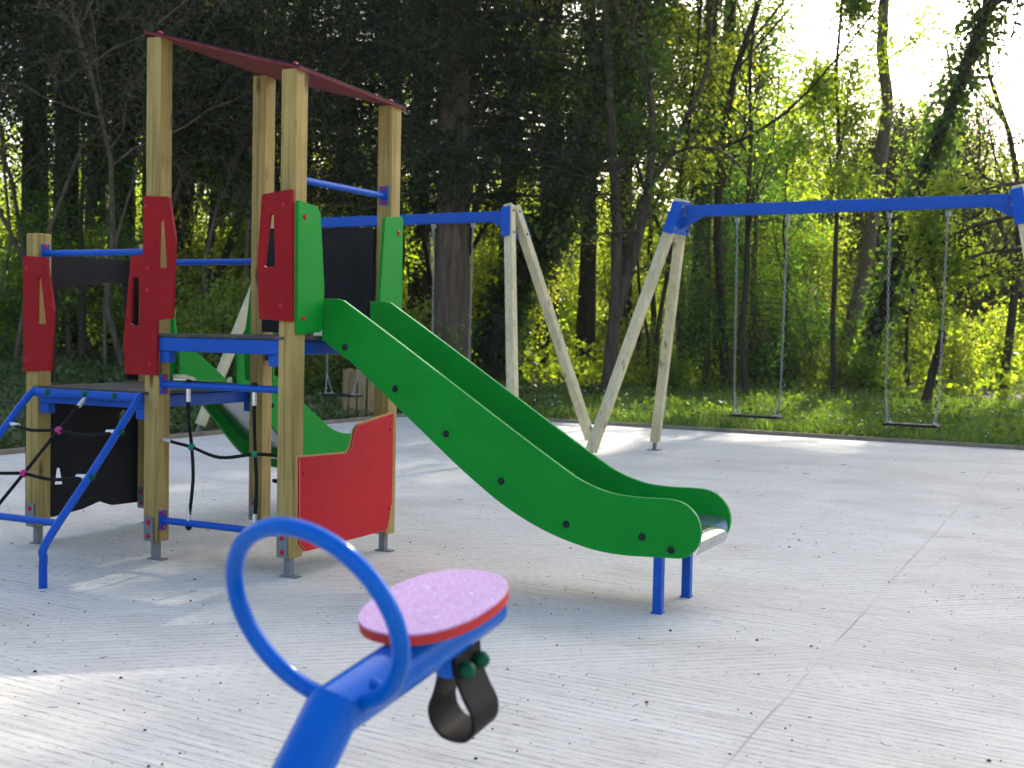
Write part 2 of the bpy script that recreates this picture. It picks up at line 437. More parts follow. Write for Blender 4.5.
# ------------------------------------------------------------------ play tower
A, B_ = .8321, .829                       # cell width and depth between post centres
TW = empty('play_tower', (-1.0476, 5.8407, 0), R(-26.68))
tag(TW, 'wooden play tower with red roof, red panels, green slides and climbing nets', 'play tower')
BOLT = {}
def bolt(parent, p, axis, mat, r=.013, h=.009):
    key = (mat.name, r, h)
    if key not in BOLT:
        o = MB().dome((0, 0, 0), (0, 0, 1), r, h).build('bolt', mat, parent); BOLT[key] = o.data
    else:
        o = link(bpy.data.objects.new('bolt', BOLT[key]), parent)
    o.location = p; o.rotation_euler = Vector(axis).to_track_quat('Z', 'Y').to_euler()
    return o
PW = .09
LX = -2 * A
posts = [(LX, 0, 1.66), (-A, 0, None), (0, 0, None), (0, B_, None), (-A, B_, None), (LX, B_, 1.66)]
roofz = lambda x, y: 2.402 - .262 * x - .035 * y
for i, (x, y, h) in enumerate(posts):
    h = h or roofz(x, y) - .004
    mb = MB()
    # two laminated halves with a shallow groove, arrises eased by the bevel
    for k in (-1, 1):
        mb.box((x + k * (PW / 4 + .0004), y, (h + .095) / 2), (PW / 2 - .0008, PW, h - .095))
    mb.box((x, y, (h + .095) / 2), (PW - .004, PW - .006, h - .097))
    po = mb.build('post', M['wood'], TW, .006, 2)
    f = MB()
    f.box((x, y, .16), (.036, .036, .32 - .004))
    f.box((x - .003, y - .051, .16), (.06, .006, .125))
    f.box((x + .01, y, .003), (.10, .05, .006))
    f.build('post_foot', M['galv'], po, .0015, 1)
    for zz in (.125, .195): bolt(po, (x - .003, y - .054, zz), (0, -1, 0), M['redcap'], .013, .01)

# roof: one sloping board with dark edges
ro = .055
c = [(-A - ro, -ro), (ro + .01, -ro), (ro + .01, B_ + ro), (-A - ro, B_ + ro)]
mb = MB(); vv = [(x, y, roofz(x, y)) for x, y in c] + [(x, y, roofz(x, y) + .014) for x, y in c]
mb.add(vv, [(3, 2, 1, 0), (4, 5, 6, 7)] + [(i, (i + 1) % 4, 4 + (i + 1) % 4, 4 + i) for i in range(4)])
rf = mb.build('roof', M['roof'], TW, .002, 1)
mb = MB(); e = .0025
vv = [(x + (e if x > -.3 else -e), y + (e if y > .3 else -e), roofz(x, y) + .0105) for x, y in c] + [(x + (e if x > -.3 else -e), y + (e if y > .3 else -e), roofz(x, y) + .0185) for x, y in c]
mb.add(vv, [(3, 2, 1, 0), (4, 5, 6, 7)] + [(i, (i + 1) % 4, 4 + (i + 1) % 4, 4 + i) for i in range(4)])
mb.build('roof_top_layer', M['roofedge'], rf)
for x, y in ((-A, 0), (0, 0), (0, B_), (-A, B_)):
    bolt(rf, (x, y, roofz(x, y) + .0185), (.25, .03, 1), M['redcap'], .016, .016)

# decks on blue frames
def deck(x0, x1, z, name='deck'):
    mb = MB(); mb.box(((x0 + x1) / 2, B_ / 2, z - .008), (x1 - x0 - .02, B_ + .10, .016))
    d = mb.build(name, M['deck'], TW, .003)
    fr = MB()
    for y in (-.028, B_ + .028): fr.box(((x0 + x1) / 2, y, z - .052), (x1 - x0 - .092, .03, .07))
    for x in (x0 + .061, x1 - .061): fr.box((x, B_ / 2, z - .055), (.03, B_ - .03, .064))
    fr.build('deck_frame', M['blue'], d, .004)
    for x, sx in ((x0, 1), (x1, -1)):
        for y in (0, B_): MB().box((x + sx * .078, y + (.01 if y else -.01), z - .116), (.062, .05, .055)).build('bracket', M['blue'], d, .003)
    return d
deck(LX, -A, .852)
deck(-A, 0, 1.146)

# rails
def rail(p, q, r=.0175, plates=True):
    o = MB().tube([p, q], r, 14).build('rail', M['blue'], TW)
    if plates:
        d = (Vector(q) - Vector(p)).normalized()
        for s, k in ((p, 1), (q, -1)):
            c = Vector(s) + d * k * .003
            MB().box(c, (.006, .055, .10) if abs(d.x) > .5 else (.055, .006, .10)).build('end_plate', M['blue'], o, .002, 1)
        for s, k in ((p, 1), (q, -1)):
            for dz in (-.036, .036):
                bolt(o, Vector(s) + d * k * .006 + Vector((0, 0, dz)), d * k, M['redcap'], .012, .008)
    return o
hp = PW / 2
rail((LX + hp, 0, 1.555), (-A - hp, 0, 1.555))
rail((LX + hp, B_, 1.555), (-A - hp, B_, 1.555))
rail((0, hp, 1.893), (0, B_ - hp, 1.893))
rail((-A + hp, -.005, .891), (-hp, -.005, .891))
rail((-A + hp, -.005, .203), (-hp, -.005, .203))

# red entrance panels with slot windows on the front
FY = -.054
def red_panel(outline, hole, bolts, y=FY):
    o = MB().prism([rounded(outline, .008, 3), rounded(hole, .014, 4)], .016, XZ(y)).build('entrance_panel', M['red'], TW, .002, 2)
    for x, z in bolts: bolt(o, (x, y - .008, z), (0, -1, 0), M['redcap'], .012, .006)
    return o
red_panel([(-.876, 1.83), (-.710, 1.822), (-.668, 1.62), (-.682, 1.222), (-.858, 1.207), (-.876, 1.30)],
          [(-.768, 1.705), (-.742, 1.712), (-.718, 1.471), (-.776, 1.471)], [(-.855, 1.78), (-.845, 1.36)])
red_panel([(-.139, 1.815), (.040, 1.834), (.046, 1.216), (-.148, 1.227), (-.161, 1.497)],
          [(-.088, 1.722), (-.066, 1.718), (-.056, 1.475), (-.122, 1.472)], [(-.012, 1.765), (-.018, 1.29)])
red_panel([(-1.712, 1.539), (-1.545, 1.531), (-1.490, 1.255), (-1.510, .935), (-1.713, .925)],
          [(-1.607, 1.422), (-1.583, 1.427), (-1.543, 1.181), (-1.612, 1.18)], [(-1.685, 1.478), (-1.685, .985)])
red_panel([(-.956, 1.527), (-.880, 1.541), (-.781, 1.541), (-.781, .937), (-.991, .937), (-1.003, 1.109)],
          [(-.948, 1.427), (-.904, 1.427), (-.896, 1.186), (-.956, 1.185)], [(-.845, 1.47), (-.825, .99)], -.0535)
# red counter board low on the slide side, bright yellow core showing at its edge
pl = [(-.013, .579), (.392, .566), (.418, .585), (.447, .672), (.475, .70), (.811, .746), (.811, .27), (.775, .15), (.761, .126), (.044, .120), (-.004, .165)]
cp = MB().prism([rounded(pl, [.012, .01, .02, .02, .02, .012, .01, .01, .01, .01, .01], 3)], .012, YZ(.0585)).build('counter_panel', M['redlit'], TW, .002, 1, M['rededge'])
MB().prism([rounded([(a + (-.009 if a < .4 else .002), b + (.006 if b > .5 else -.002)) for a, b in pl], .01, 3)], .006, YZ(.0485)).build('panel_core', M['yellowedge'], cp)
for y, z in ((.02, .50), (.785, .66), (.785, .24)): bolt(cp, (.0645, y, z), (1, 0, 0), M['redcap'], .012, .008)
MB().prism([rounded([(-.50, .50), (-.02, .30), (-.02, .74), (-.30, .70)], .02)], .018, plane_M((0, 0, .375), (1, 0, 0), (0, 1, 0))).build('bench_board', M['black'], TW, .002)

# green boards beside the slide openings
def green_board(outline, M_, bolts, axis, off):
    o = MB().prism([rounded(outline, .02, 4)], .018, M_).build('entrance_panel', M['green'], TW, .002, 2)
    for p in bolts: bolt(o, p, axis, M['redcap'], .013, .01)
    return o
G3 = [(-.048, 1.785), (.105, 1.768), (.129, 1.735), (.168, 1.374), (.15, 1.171), (-.043, 1.158)]
green_board(G3, YZ(.056), [(.065, .0, 1.71), (.065, .0, 1.235)], (1, 0, 0), 0)
G4 = [(.700, 1.772), (.874, 1.79), (.876, 1.18), (.672, 1.165), (.662, 1.36)]
green_board(G4, YZ(.056), [(.065, .83, 1.70), (.065, .83, 1.24)], (1, 0, 0), 0)
green_board([(LX - .045, 1.49), (LX + .11, 1.475), (LX + .165, 1.08), (LX + .15, .88), (LX - .045, .87)], XZ(B_ + .056), [], (0, 1, 0), 0)
green_board([(-A + .045, 1.49), (-A - .11, 1.475), (-A - .165, 1.08), (-A - .15, .88), (-A + .045, .87)], XZ(B_ + .056), [], (0, 1, 0), 0)

# black boards
o = MB().prism([rounded([(-A + .05, 1.735), (-.05, 1.727), (-.05, 1.16), (-A + .05, 1.16)], .01)], .014, XZ(B_ - .056)).build('barrier_board', M['black'], TW, .002)
bx = LX - .056
o = MB().prism([rounded([(-.02, 1.56), (.85, 1.56), (.85, .86), (.70, .86), (.70, 1.10), (.672, 1.427), (.539, 1.422), (.314, 1.395), (.178, 1.368), (.178, 1.30), (.155, .92), (.14, .86), (-.02, .86)], .01)], .014, YZ(bx)).build('barrier_board', M['black'], TW, .002)
o = MB().prism([rounded([(-.03, .78), (.86, .78), (.86, .125), (.588, .133), (.494, .167), (.359, .137), (.156, .120), (-.03, .12)], .006),
                [(.175, .388), (.205, .386), (.226, .293), (.16, .296)], [(.647, .667), (.672, .69), (.700, .682), (.687, .60), (.631, .603)]], .014, YZ(bx)).build('barrier_board', M['black'], TW, .002)

# slides: the stainless trough is the part, its boards, legs and bolts are sub-parts
def slide(cut=0.0, M4=None):
    dx = cut / .623; dz = cut
    def sh(p):
        if p[0] <= .2: return (p[0], p[1] - dz)
        return (p[0] - dx, p[1])
    mid = lambda L: [sh(p) for p in L if not (cut and .2 < p[0] < 1.0)]
    top = [(.157, 1.325), (.421, 1.164), (.751, .958), (1.0, .802), (1.117, .729), (1.318, .607), (1.43, .545), (1.558, .505), (1.68, .495), (1.832, .497), (1.905, .480), (1.957, .43), (1.975, .36), (1.958, .30), (1.915, .258), (1.87, .247)]
    bot = [(1.795, .245), (1.65, .238), (1.518, .244), (1.40, .266), (1.276, .301), (1.15, .352), (1.023, .419), (.90, .50), (.759, .602), (.483, .816), (.196, 1.037)]
    t = catmull([(*p, 0) for p in mid(top)], 5); bt = catmull([(*p, 0) for p in mid(bot)], 5)
    ol = [(.034, 1.132 - dz), (.034, 1.331 - dz), (.118, 1.333 - dz)] + [(p.x, p.y) for p in t] + [(p.x, p.y) for p in bt]
    bed = [(-.03, 1.152), (.06, 1.152), (.12, 1.138), (.2, 1.10), (.483, .908), (.759, .700), (1.023, .520), (1.15, .448), (1.276, .402), (1.40, .374), (1.518, .36), (1.70, .352), (1.90, .352), (1.935, .346), (1.957, .325), (1.962, .295), (1.95, .27)]
    bd = [(p.x, p.y) for p in catmull([(*p, 0) for p in mid(bed)], 4)]
    y0, y1 = .213, .617
    mb = MB(); n = len(bd); vs = []
    for x, z in bd: vs += [(x, y0, z), (x, y1, z), (x, y1, z - .003), (x, y0, z - .003)]
    fs = []
    for i in range(n - 1):
        a = i * 4; b = a + 4
        fs += [(a, b, b + 1, a + 1), (a + 2, b + 2, b + 3, a + 3)]
    mb.add(vs, fs, True)
    # upturned lips of the trough
    for y, s in ((y0, 1), (y1, -1)):
        vs = []; fs = []
        for x, z in bd: vs += [(x, y + s * .001, z), (x, y + s * .001, z + .03)]
        for i in range(n - 5): fs.append((2 * i, 2 * i + 1, 2 * i + 3, 2 * i + 2))
        mb.add(vs, fs, True)
    o = mb.build('slide', M['steel'], TW)
    for y, k in ((y0 - .0095, -1), (y1 + .0095, 1)):
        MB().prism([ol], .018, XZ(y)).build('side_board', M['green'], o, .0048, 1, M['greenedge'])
        bl = ([(.17, 1.10), (.457, .91), (.738, .713)] if not cut else [(.13, .90), (.36, .72)]) + [sh(p) for p in [(1.03, .515), (1.356, .348), (1.713, .325), (1.845, .281)]]
        for x, z in bl: bolt(o, (x, y + k * .009, z), (0, k, 0), M['blackcap'], .017, .012)
    for y in (y0 + .005, y1 - .02):
        lg = MB(); lg.box((1.785 - dx, y, .175), (.04, .04, .35)); lg.box((1.785 - dx, y, .003), (.052, .052, .006))
        lg.build('leg', M['blue'], o, .004)
    for x, z in mid([(.30, 1.0), (1.20, .36), (1.6, .30)]): MB().tube([(x, y0, z), (x, y1, z)], .012, 8).build('cross_bar', M['steel'], o)
    if M4 is not None: o.matrix_local = M4
    return o
slide()
slide(.285, Matrix.Translation((-.835, B_, 0)) @ Matrix.Rotation(math.pi / 2, 4, 'Z'))

# tube frame with a rope net in front of the low deck
xl, xr = LX + .06, -A - .025
yt, zt, yb = -.085, .822, -.787
br = lambda t: (yt + (yb - yt) * t, zt + (.19 - zt) * t)
fr = MB()
Rt = .019
path_r = catmull([(xr - .03, yt, zt), (xr, yt - .035, zt - .018), ((xr - .76) / 2 - .003, *br(.5)), (-.765, *br(.965)), (-.760, yb - .004, .13), (-.766, yb, 0)], 6)
path_l = catmull([(xl + .03, yt, zt), (xl, yt - .035, zt - .018), (xl + .03, *br(.5)), (xl + .055, *br(.965)), (xl + .06, yb - .004, .13), (xl + .06, yb, 0)], 6)
fr.tube(path_r, Rt, 14); fr.tube(path_l, Rt, 14)
fr.tube([(xl + .02, yt, zt), (xr - .02, yt, zt)], Rt + .004, 14)
fr.tube([(xl + .045, *br(.86)), (-.772, *br(.86))], Rt - .002, 12)
nf = fr.build('net_frame', M['blue'], TW)
xm = (xl + xr) / 2 + .01
ropes = MB()
def net_pt(x, t): y, z = br(t); return (x, y, z)
rx = lambda t, s: (xl + .055 * t) if s < 0 else (xr + (-.765 - xr) * t)
rope_of = {}
for t in (.27, .58):
    a, b = rx(t, -1), rx(t, 1); m_ = net_pt(xm, t)
    ropes.tube(catmull([net_pt(a + .02, t - .02), net_pt((a + xm) / 2, t + .012), m_, net_pt((b + xm) / 2, t + .02), net_pt(b - .02, t - .02)], 6), .0085, 8)
ropes.tube(catmull([net_pt(xm, .02), net_pt(xm - .004, .27), net_pt(xm, .58), net_pt(xm, .86)], 5), .0085, 8)
ropes.build('rope', M['rope'], nf)
for t in (.27, .58): MB().ball(net_pt(xm, t), .02).build('rope_joint', M['pink'], nf)
ferrule = lambda a, b, par: MB().tube([a, b], .0115, 10).build('ferrule', M['alu'], par)
for t in (.27, .58):
    for s in (-1, 1):
        x = rx(t, s); ferrule(net_pt(x - s * .015, t - .02), net_pt(x - s * .075, t - .015), nf)
ferrule(net_pt(xm, .025), net_pt(xm, .09), nf)
for t in (.27, .58):
    x = rx(t, 1); y, z = br(t - .02); bolt(nf, (x + .016, y, z), (1, 0, 0), M['greencap'], .017, .014)
    x = rx(t, -1); bolt(nf, (x - .016, y, z), (-1, 0, 0), M['greencap'], .017, .014)
for x in (xl + .12, xm, xr - .16): bolt(nf, (x, yt - .02, zt + .005), (0, -1, .3), M['greencap'], .018, .013)

# hanging rope ladder under the high deck
rl = MB(); cx = [(-.615, -.60), (-.205, -.205)]
zj = (.585, .575)
for (x0, xj), z in zip(cx, zj):
    rl.tube(catmull([(x0 - .01, -.005, .88), (x0 - .008, -.005, .74), (xj, -.005, z), (xj + .01, -.005, .42), (x0 - .0, -.005, .22)], 5), .0085, 8)
rl.tube(catmull([(-A + .05, -.005, .612), (-.70, -.005, .60), (-.60, -.005, .585), (-.42, -.005, .545), (-.205, -.005, .575), (-.05, -.005, .575)], 6), .0085, 8)
rn = rl.build('rope_net', M['rope'], TW)
for (x0, xj), z in zip(cx, zj): MB().ball((xj, -.005, z), .019).build('rope_joint', M['greenjoint'], rn)
for x0, xj in cx:
    ferrule((x0 - .01, -.005, .875), (x0 - .009, -.005, .81), rn)
    ferrule((x0, -.005, .215), (x0 + .001, -.005, .285), rn)
ferrule((-A + .044, -.005, .613), (-A + .10, -.005, .607), rn)
for x0, xj in cx:
    bolt(rn, (x0 - .01, -.005, .908), (0, 0, 1), M['blackcap'], .019, .015)
    bolt(rn, (x0, -.005, .186), (0, 0, -1), M['blackcap'], .017, .02)

# ------------------------------------------------------------------ swings
def swing_frame(loc, rz, L, hb, spread, label, splay=.558):
    root = empty('swing_set', (loc[0], loc[1], 0), rz)
    tag(root, label, 'swing frame', 'swing frames with blue top beams')
    bw, bh = .07, .105
    bm = MB(); bm.box((L / 2, 0, hb), (L, bw, bh)); b_ = bm.build('beam', M['blue'], root, .006)
    for t in (.20, .48, .73, .98, 1.42, 1.86, 2.115, 2.37): bolt(b_, (t, 0, hb + bh / 2), (0, 0, 1), M['chain'], .012, .012)
    for end in (0, 1):
        s = -1 if end == 0 else 1
        ox = 0 if end == 0 else L
        topc = hb + .10
        ax = Vector((s * splay, 0, -(topc)))
        slope = splay / topc
        X = lambda z, off=0: ox + s * (.055 + (topc - z) * slope) + off * s
        # bracket plate in the plane of the two legs
        pz0, pz1 = hb - .235, hb + .085
        ang = math.atan(slope)
        u = Vector((0, 1, 0)); v = Vector((-s * math.sin(ang), 0, math.cos(ang)))
        Mx = plane_M((X(hb, -.052), 0, hb), u, v)
        yw = lambda dz: .075 + (topc - (hb + dz)) * spread / topc * .95
        plate = MB().prism([rounded([(-yw(-.22) - .03, -.22), (yw(-.22) + .03, -.22), (yw(.09) + .02, .09), (-yw(.09) - .02, .09)], .012)], .008, Mx)
        for k in (-1, 1):
            a = Vector((X(hb - .21, -.01), k * (yw(-.21) + .036), hb - .21)); b2 = Vector((X(hb + .085, -.01), k * (yw(.085) + .026), hb + .085))
            plate.beam(a, b2, .10, .007, (0, 1, 0))
        gx = ox + s * .03
        plate.prism([[(gx, hb - .05), (ox - s * .16, hb - .052), (X(hb - .17, -.05), hb - .17)]], .06, XZ(0))
        br = plate.build('bracket', M['blue'], root, .002, 1)
        for k in (-1, 1):
            for dz in (-.17, .03):
                bolt(br, (X(hb + dz, -.058), k * (yw(dz) - .005), hb + dz), (-s, 0, 0), M['chain'] if k < 0 else M['blackcap'], .014, .009)
        for k in (-1, 1):
            top = Vector((X(hb + .105), k * (.045 + .0), hb + .105)); ft = Vector((X(0) + 0, k * spread, 0))
            d = (ft - top).normalized(); q = ft - d * .10
            lg = MB(); lg.beam(top, q, .088, .088, (1, 0, 0)); lo = lg.build('leg', M['pale'], root, .006)
            fo = MB(); fo.beam(q - d * .12, ft, .034, .034, (1, 0, 0)); fo.box((ft.x, ft.y, .003), (.13, .11, .006))
            sx = Vector((0, k, 0)); 
            fo.beam(q - d * .15 + Vector((s * .047, 0, 0)), q - d * .01 + Vector((s * .047, 0, 0)), .05, .006, (1, 0, 0))
            fo.build('leg_foot', M['galv'], lo, .001, 1)
            for tt in (.04, .13): bolt(lo, q - d * tt + Vector((s * .05, 0, 0)), (s, 0, 0), M['redcap'], .012, .008)
            for dz in (-.17, .05):
                bolt(lo, (X(hb + dz, .046), k * (.047 + (topc - hb - dz) * (spread - .045) / topc), hb + dz), (s, 0, 0), M['blackcap'], .013, .009)
    return root

def make_swing():
    root = empty('swing')
    MB().box((0, 0, 0), (.46, .17, .022)).build('seat', M['rubber'], root, .008, 3)
    for s in (-1, 1): MB().box((s * .19, 0, .0145), (.035, .13, .006)).build('seat_bracket', M['chain'], root)
    Hh = 1.815
    link_v = []
    for s in (-1, 1):
        ch = MB()
        n = 42; z0 = .21; z1 = Hh - .08; st = (z1 - z0) / n
        for i in range(n):
            c = Vector((s * .22 + s * .018 * (i / n), 0, z0 + (i + .5) * st)); a, b = st * .62, .010
            P = []
            for k in range(10):
                t = 2 * math.pi * k / 10; p = (b * math.cos(t), a * math.sin(t))
                P.append(c + (Vector((p[0], 0, p[1])) if i % 2 else Vector((0, p[0], p[1]))))
            ch.tube(P, .0028, 5, True)
        for yy in (-.055, .055): ch.tube([(s * .19, yy, .012), (s * .221, 0, .22)], .0055, 6)
        for yy in (-.055, .055): ch.ball((s * .19, yy, .02), .013, 8, 6)
        o = ch.build('chain', M['chain'], root)
        hg = MB(); hg.box((s * .24, 0, Hh - .02), (.036, .04, .045)); hg.tube([(s * .24, 0, Hh - .04), (s * .239, 0, Hh - .10)], .010, 8)
        hg.build('hanger', M['hang'], o, .004)
    return root

def copy_tree(o, parent=None):
    c = o.copy(); link(c, parent)
    for ch in list(o.children): copy_tree(ch, c)
    return c

YAW = R(-31)
HB = 2.3456
ex = Vector((math.cos(YAW), math.sin(YAW), 0))
SR = Vector((1.615, 11.640, 0)); SLr = Vector((-.085, 12.30, 0)); LL = 2.86
swing_frame(SR, YAW, LL, HB, .74, 'pale wooden swing frame with blue beam at the right, two swings under it')
swing_frame(SLr - ex * 2.8, YAW, 2.8, HB - .02, .80, 'pale wooden swing frame with blue beam half hidden behind the play tower')
sw = make_swing()
spots = [(SR + ex * .735, 'black swing seat on steel chains, left one of the right swing frame'),
         (SR + ex * 2.12, 'black swing seat on steel chains, right one of the right swing frame'),
         (SLr - ex * 2.05, 'black swing seat hanging behind the tower, seen under the green slide'),
         (SLr - ex * .64, 'swing hanging behind the green slide before the thick brown trunk')]
for i, (p, lab) in enumerate(spots):
    o = sw if i == 0 else copy_tree(sw)
    o.location = (p.x, p.y, .455); o.rotation_euler = (0, 0, YAW + (0, R(2), R(-2), R(1))[i])
    tag(o, lab, 'swing', 'swings hanging from the blue beams')

M['seatbolt'] = painted('pale_bolt', (.62, .5, .66), .4)
# ------------------------------------------------------------------ seesaw in the foreground
E0 = Vector((-.292, 2.040, .552)); T = Vector((.501, .845, .184)).normalized(); Lt = Vector((.851, -.525, 0)).normalized()
U = Lt.cross(T).normalized(); HD = Vector((.525, .851, 0))
UR = Vector((-.203, -.329, .922)).normalized(); RC = Vector((-.319, 2.025, .718)); RR = .172
piv = E0 - HD * .95; piv.z = 0
SS = empty('seesaw', piv)
tag(SS, 'blue tubular seesaw arm with ring handle and lilac oval seat, in the foreground', 'seesaw')
off = -piv
P = lambda v: tuple(Vector(v) + off)
low = E0 - HD * .225 - Vector((0, 0, .25))
mb = MB(); rt_ = .0472
mb.tube([P(E0 - T * .012), P(E0 + T * .25), P(E0 + T * .497)], rt_, 28)
bm = mb.build('beam', M['gloss'], SS)
lo = MB(); lo.tube([P(low + (E0 - low) * 1.06), P(E0 - (E0 - low) * .3), P(low)], rt_ * 1.01, 28)
lo.tube([P(low + Vector((0, 0, .02))), P(piv + Vector((0, 0, .30)))], rt_, 20)
lo.build('lower_tube', M['gloss'], bm)
MB().tube([P(E0 + T * .497), P(E0 + T * .501)], rt_ * .99, 28).build('end_cap', M['gloss'], bm)
bs = MB(); bs.tube([P(piv), P(piv + Vector((0, 0, .30)))], .06, 20); bs.tube([P(piv), P(piv + Vector((0, 0, .012)))], .16, 24)
bs.build('pivot_base', M['galv'], SS)
# ring handle: runs from one flank of the beam round to the other
rg = MB(); pts = []
a0 = math.asin(.052 / RR)
for i in range(61):
    a = -math.pi / 2 + a0 + (2 * math.pi - 2 * a0) * i / 60
    pts.append(RC + (Lt * math.cos(a) + UR * math.sin(a)) * RR)
pts = [pts[0] - Lt * .03 + UR * -.002] + pts + [pts[-1] + Lt * .03 - UR * .002]
rg.tube([P(p) for p in pts], .0153, 20)
hd = rg.build('handle_ring', M['gloss'], SS)
bolt(hd, P(E0 + T * .075 + Lt * (rt_ - .006) + U * .026), tuple(Lt * .8 + U * .6), M['gloss'], .011, .009)
# oval seat
sc_ = Vector((-.138, 2.319, .681)) - U * .005
def oval(k, w, up_):
    out = []
    for i in range(64):
        a = 2 * math.pi * i / 64; ca, sa = math.cos(a), math.sin(a)
        q = 1 / (abs(ca) ** 2.25 + abs(sa) ** 2.25) ** (1 / 2.25)
        out.append((ca * q * k, sa * q * w))
    return out
MS = plane_M(P(sc_), T, U.cross(T) * 1.0)
seat = MB().prism([oval(.165, .122, 0)], .004, Matrix.Translation(U * .008) @ MS).build('seat', M['lilac'], SS, .001, 1)
MB().prism([oval(.1655, .1225, 0)], .0178, Matrix.Translation(U * -.0031) @ MS).build('seat_board', M['seatedge'], seat, .002, 2)
for a, b in ((.045, .052), (.045, -.052), (-.075, .05)):
    bolt(seat, P(sc_ + T * a + Lt * b + U * .010), tuple(U), M['seatbolt'], .0065, .002)
bolt(seat, P(sc_ + T * .035 + Lt * .062 - U * .016), tuple(-U), M['seatedge'], .014, .012)
# rubber bumper loop under the seat
bc = E0 + T * .385 - U * .045
dn = -U; th = Lt; ax_ = T
prof = [(.020, -.005), (.021, .040), (.034, .080), (.050, .115), (.046, .148), (.022, .170), (-.022, .170), (-.046, .148), (-.050, .115), (-.034, .080), (-.021, .040), (-.020, -.005)]
pr = catmull([(a, b, 0) for a, b in prof], 5)
lp = MB(); W = .088; vs_ = []; fs_ = []
n_ = len(pr)
for i, p in enumerate(pr):
    t_ = (pr[min(i + 1, n_ - 1)] - pr[max(i - 1, 0)]).normalized(); nn = Vector((-t_.y, t_.x, 0))
    for q in (p + nn * .0045, p - nn * .0045):
        for s in (-1, 1):
            vs_.append(P(bc + th * q.x + dn * q.y + ax_ * s * W / 2))
for i in range(n_ - 1):
    a = i * 4; b = a + 4
    fs_ += [(a, a + 1, b + 1, b), (a + 2, b + 2, b + 3, a + 3)]
lp.add(vs_, fs_, True)
lp.add(vs_, [q for i in range(n_ - 1) for q in ((i * 4, i * 4 + 4, i * 4 + 6, i * 4 + 2), (i * 4 + 1, i * 4 + 3, i * 4 + 7, i * 4 + 5))], False)
bp = lp.build('bumper_loop', M['rubber'], SS)
bk = MB(); MT = Matrix((T, Lt, U)).transposed().to_4x4(); MT.translation = P(bc + dn * .022)
bk.box((-.003, 0, .002), (.092, .022, .044), MT)
MB().box((-.052, 0, .002), (.004, .034, .036), MT).build('bracket_plate', M['gloss'], bp, .002)
bk.build('bracket', M['gloss'], bp, .002)
for s in (-1, 1):
    for k in (-1, 1):
        MB().ball(P(bc + dn * .028 + ax_ * s * .026 + Lt * k * .036), .0165, 14, 10).build('cap_nut', M['greencap'], bp)

# ------------------------------------------------------------------ ground
rs = np.random.RandomState(5)
PC = Vector((-1.142, 17.097)); PY = R(-28.43)
e2 = Vector((math.cos(PY), math.sin(PY))); n2 = Vector((-e2.y, e2.x))
def pad_uv(x, y):
    dx, dy = x - PC.x, y - PC.y
    return dx * e2.x + dy * e2.y, dx * n2.x + dy * n2.y         # inside the pad: u>0 and v<0
def sm(a, b, t):
    t = np.clip((t - a) / (b - a), 0, 1); return t * t * (3 - 2 * t)
def gh(x, y):
    x = np.asarray(x, float); y = np.asarray(y, float)
    u, v = pad_uv(x, y)
    d = np.maximum(-u, v)                                       # metres beyond the pad's edge
    h = -.03 + .03 * np.sin(x * .9 + y * .4) * sm(.3, 3, d) + .05 * np.sin(x * .31 - y * .5) * sm(1, 6, d)
    h += sm(.4, 16, -u) * 1.0 + sm(6, 45, v) * 1.1
    h += sm(70, 190, d) * 20
    return np.where(d < .25, -.06, h)
xs = np.unique(np.concatenate([np.linspace(-220, -26, 26), np.linspace(-26, 34, 121), np.linspace(34, 220, 26)]))
ys = np.unique(np.concatenate([np.linspace(-60, -2, 12), np.linspace(-2, 46, 113), np.linspace(46, 300, 36)]))
X, Y = np.meshgrid(xs, ys); Z = gh(X, Y)
nx, ny = len(xs), len(ys)
V = np.stack([X.ravel(), Y.ravel(), Z.ravel()], 1)
idx = np.arange(nx * ny).reshape(ny, nx)
Fq = np.stack([idx[:-1, :-1], idx[:-1, 1:], idx[1:, 1:], idx[1:, :-1]], -1).reshape(-1, 4)
def np_mesh(name, V, Fc, mat, parent=None, smooth=False, tint=None):
    me = bpy.data.meshes.new(name); k = Fc.shape[1]
    me.vertices.add(len(V)); me.vertices.foreach_set('co', np.ascontiguousarray(V, np.float32).ravel())
    me.loops.add(Fc.size); me.loops.foreach_set('vertex_index', np.ascontiguousarray(Fc, np.int32).ravel())
    me.polygons.add(len(Fc)); me.polygons.foreach_set('loop_start', np.arange(0, Fc.size, k, dtype=np.int32))
    if smooth: me.polygons.foreach_set('use_smooth', np.ones(len(Fc), bool))
    me.update(calc_edges=True)
    if tint is not None:
        a = me.attributes.new('tint', 'FLOAT', 'POINT'); a.data.foreach_set('value', np.ascontiguousarray(tint, np.float32))
    me.materials.append(mat)
    return link(bpy.data.objects.new(name, me), parent)
tag(np_mesh('ground', V, Fq, M['soil'], None, True), 'brown woodland soil beyond the concrete', None, None, 'structure')

def uvp(u, v, z=0): p = PC + e2 * u + n2 * v; return (p.x, p.y, z)
mb = MB(); c = [uvp(0, 0), uvp(0, -38), uvp(34, -38), uvp(34, 0)]
mb.add([(p[0], p[1], -.25) for p in c] + c, [(4, 5, 6, 7)] + [(i, (i + 1) % 4, 4 + (i + 1) % 4, 4 + i) for i in range(4)])
tag(mb.build('concrete_pad', M['concrete']), 'pale brushed concrete playground surface', None, None, 'structure')
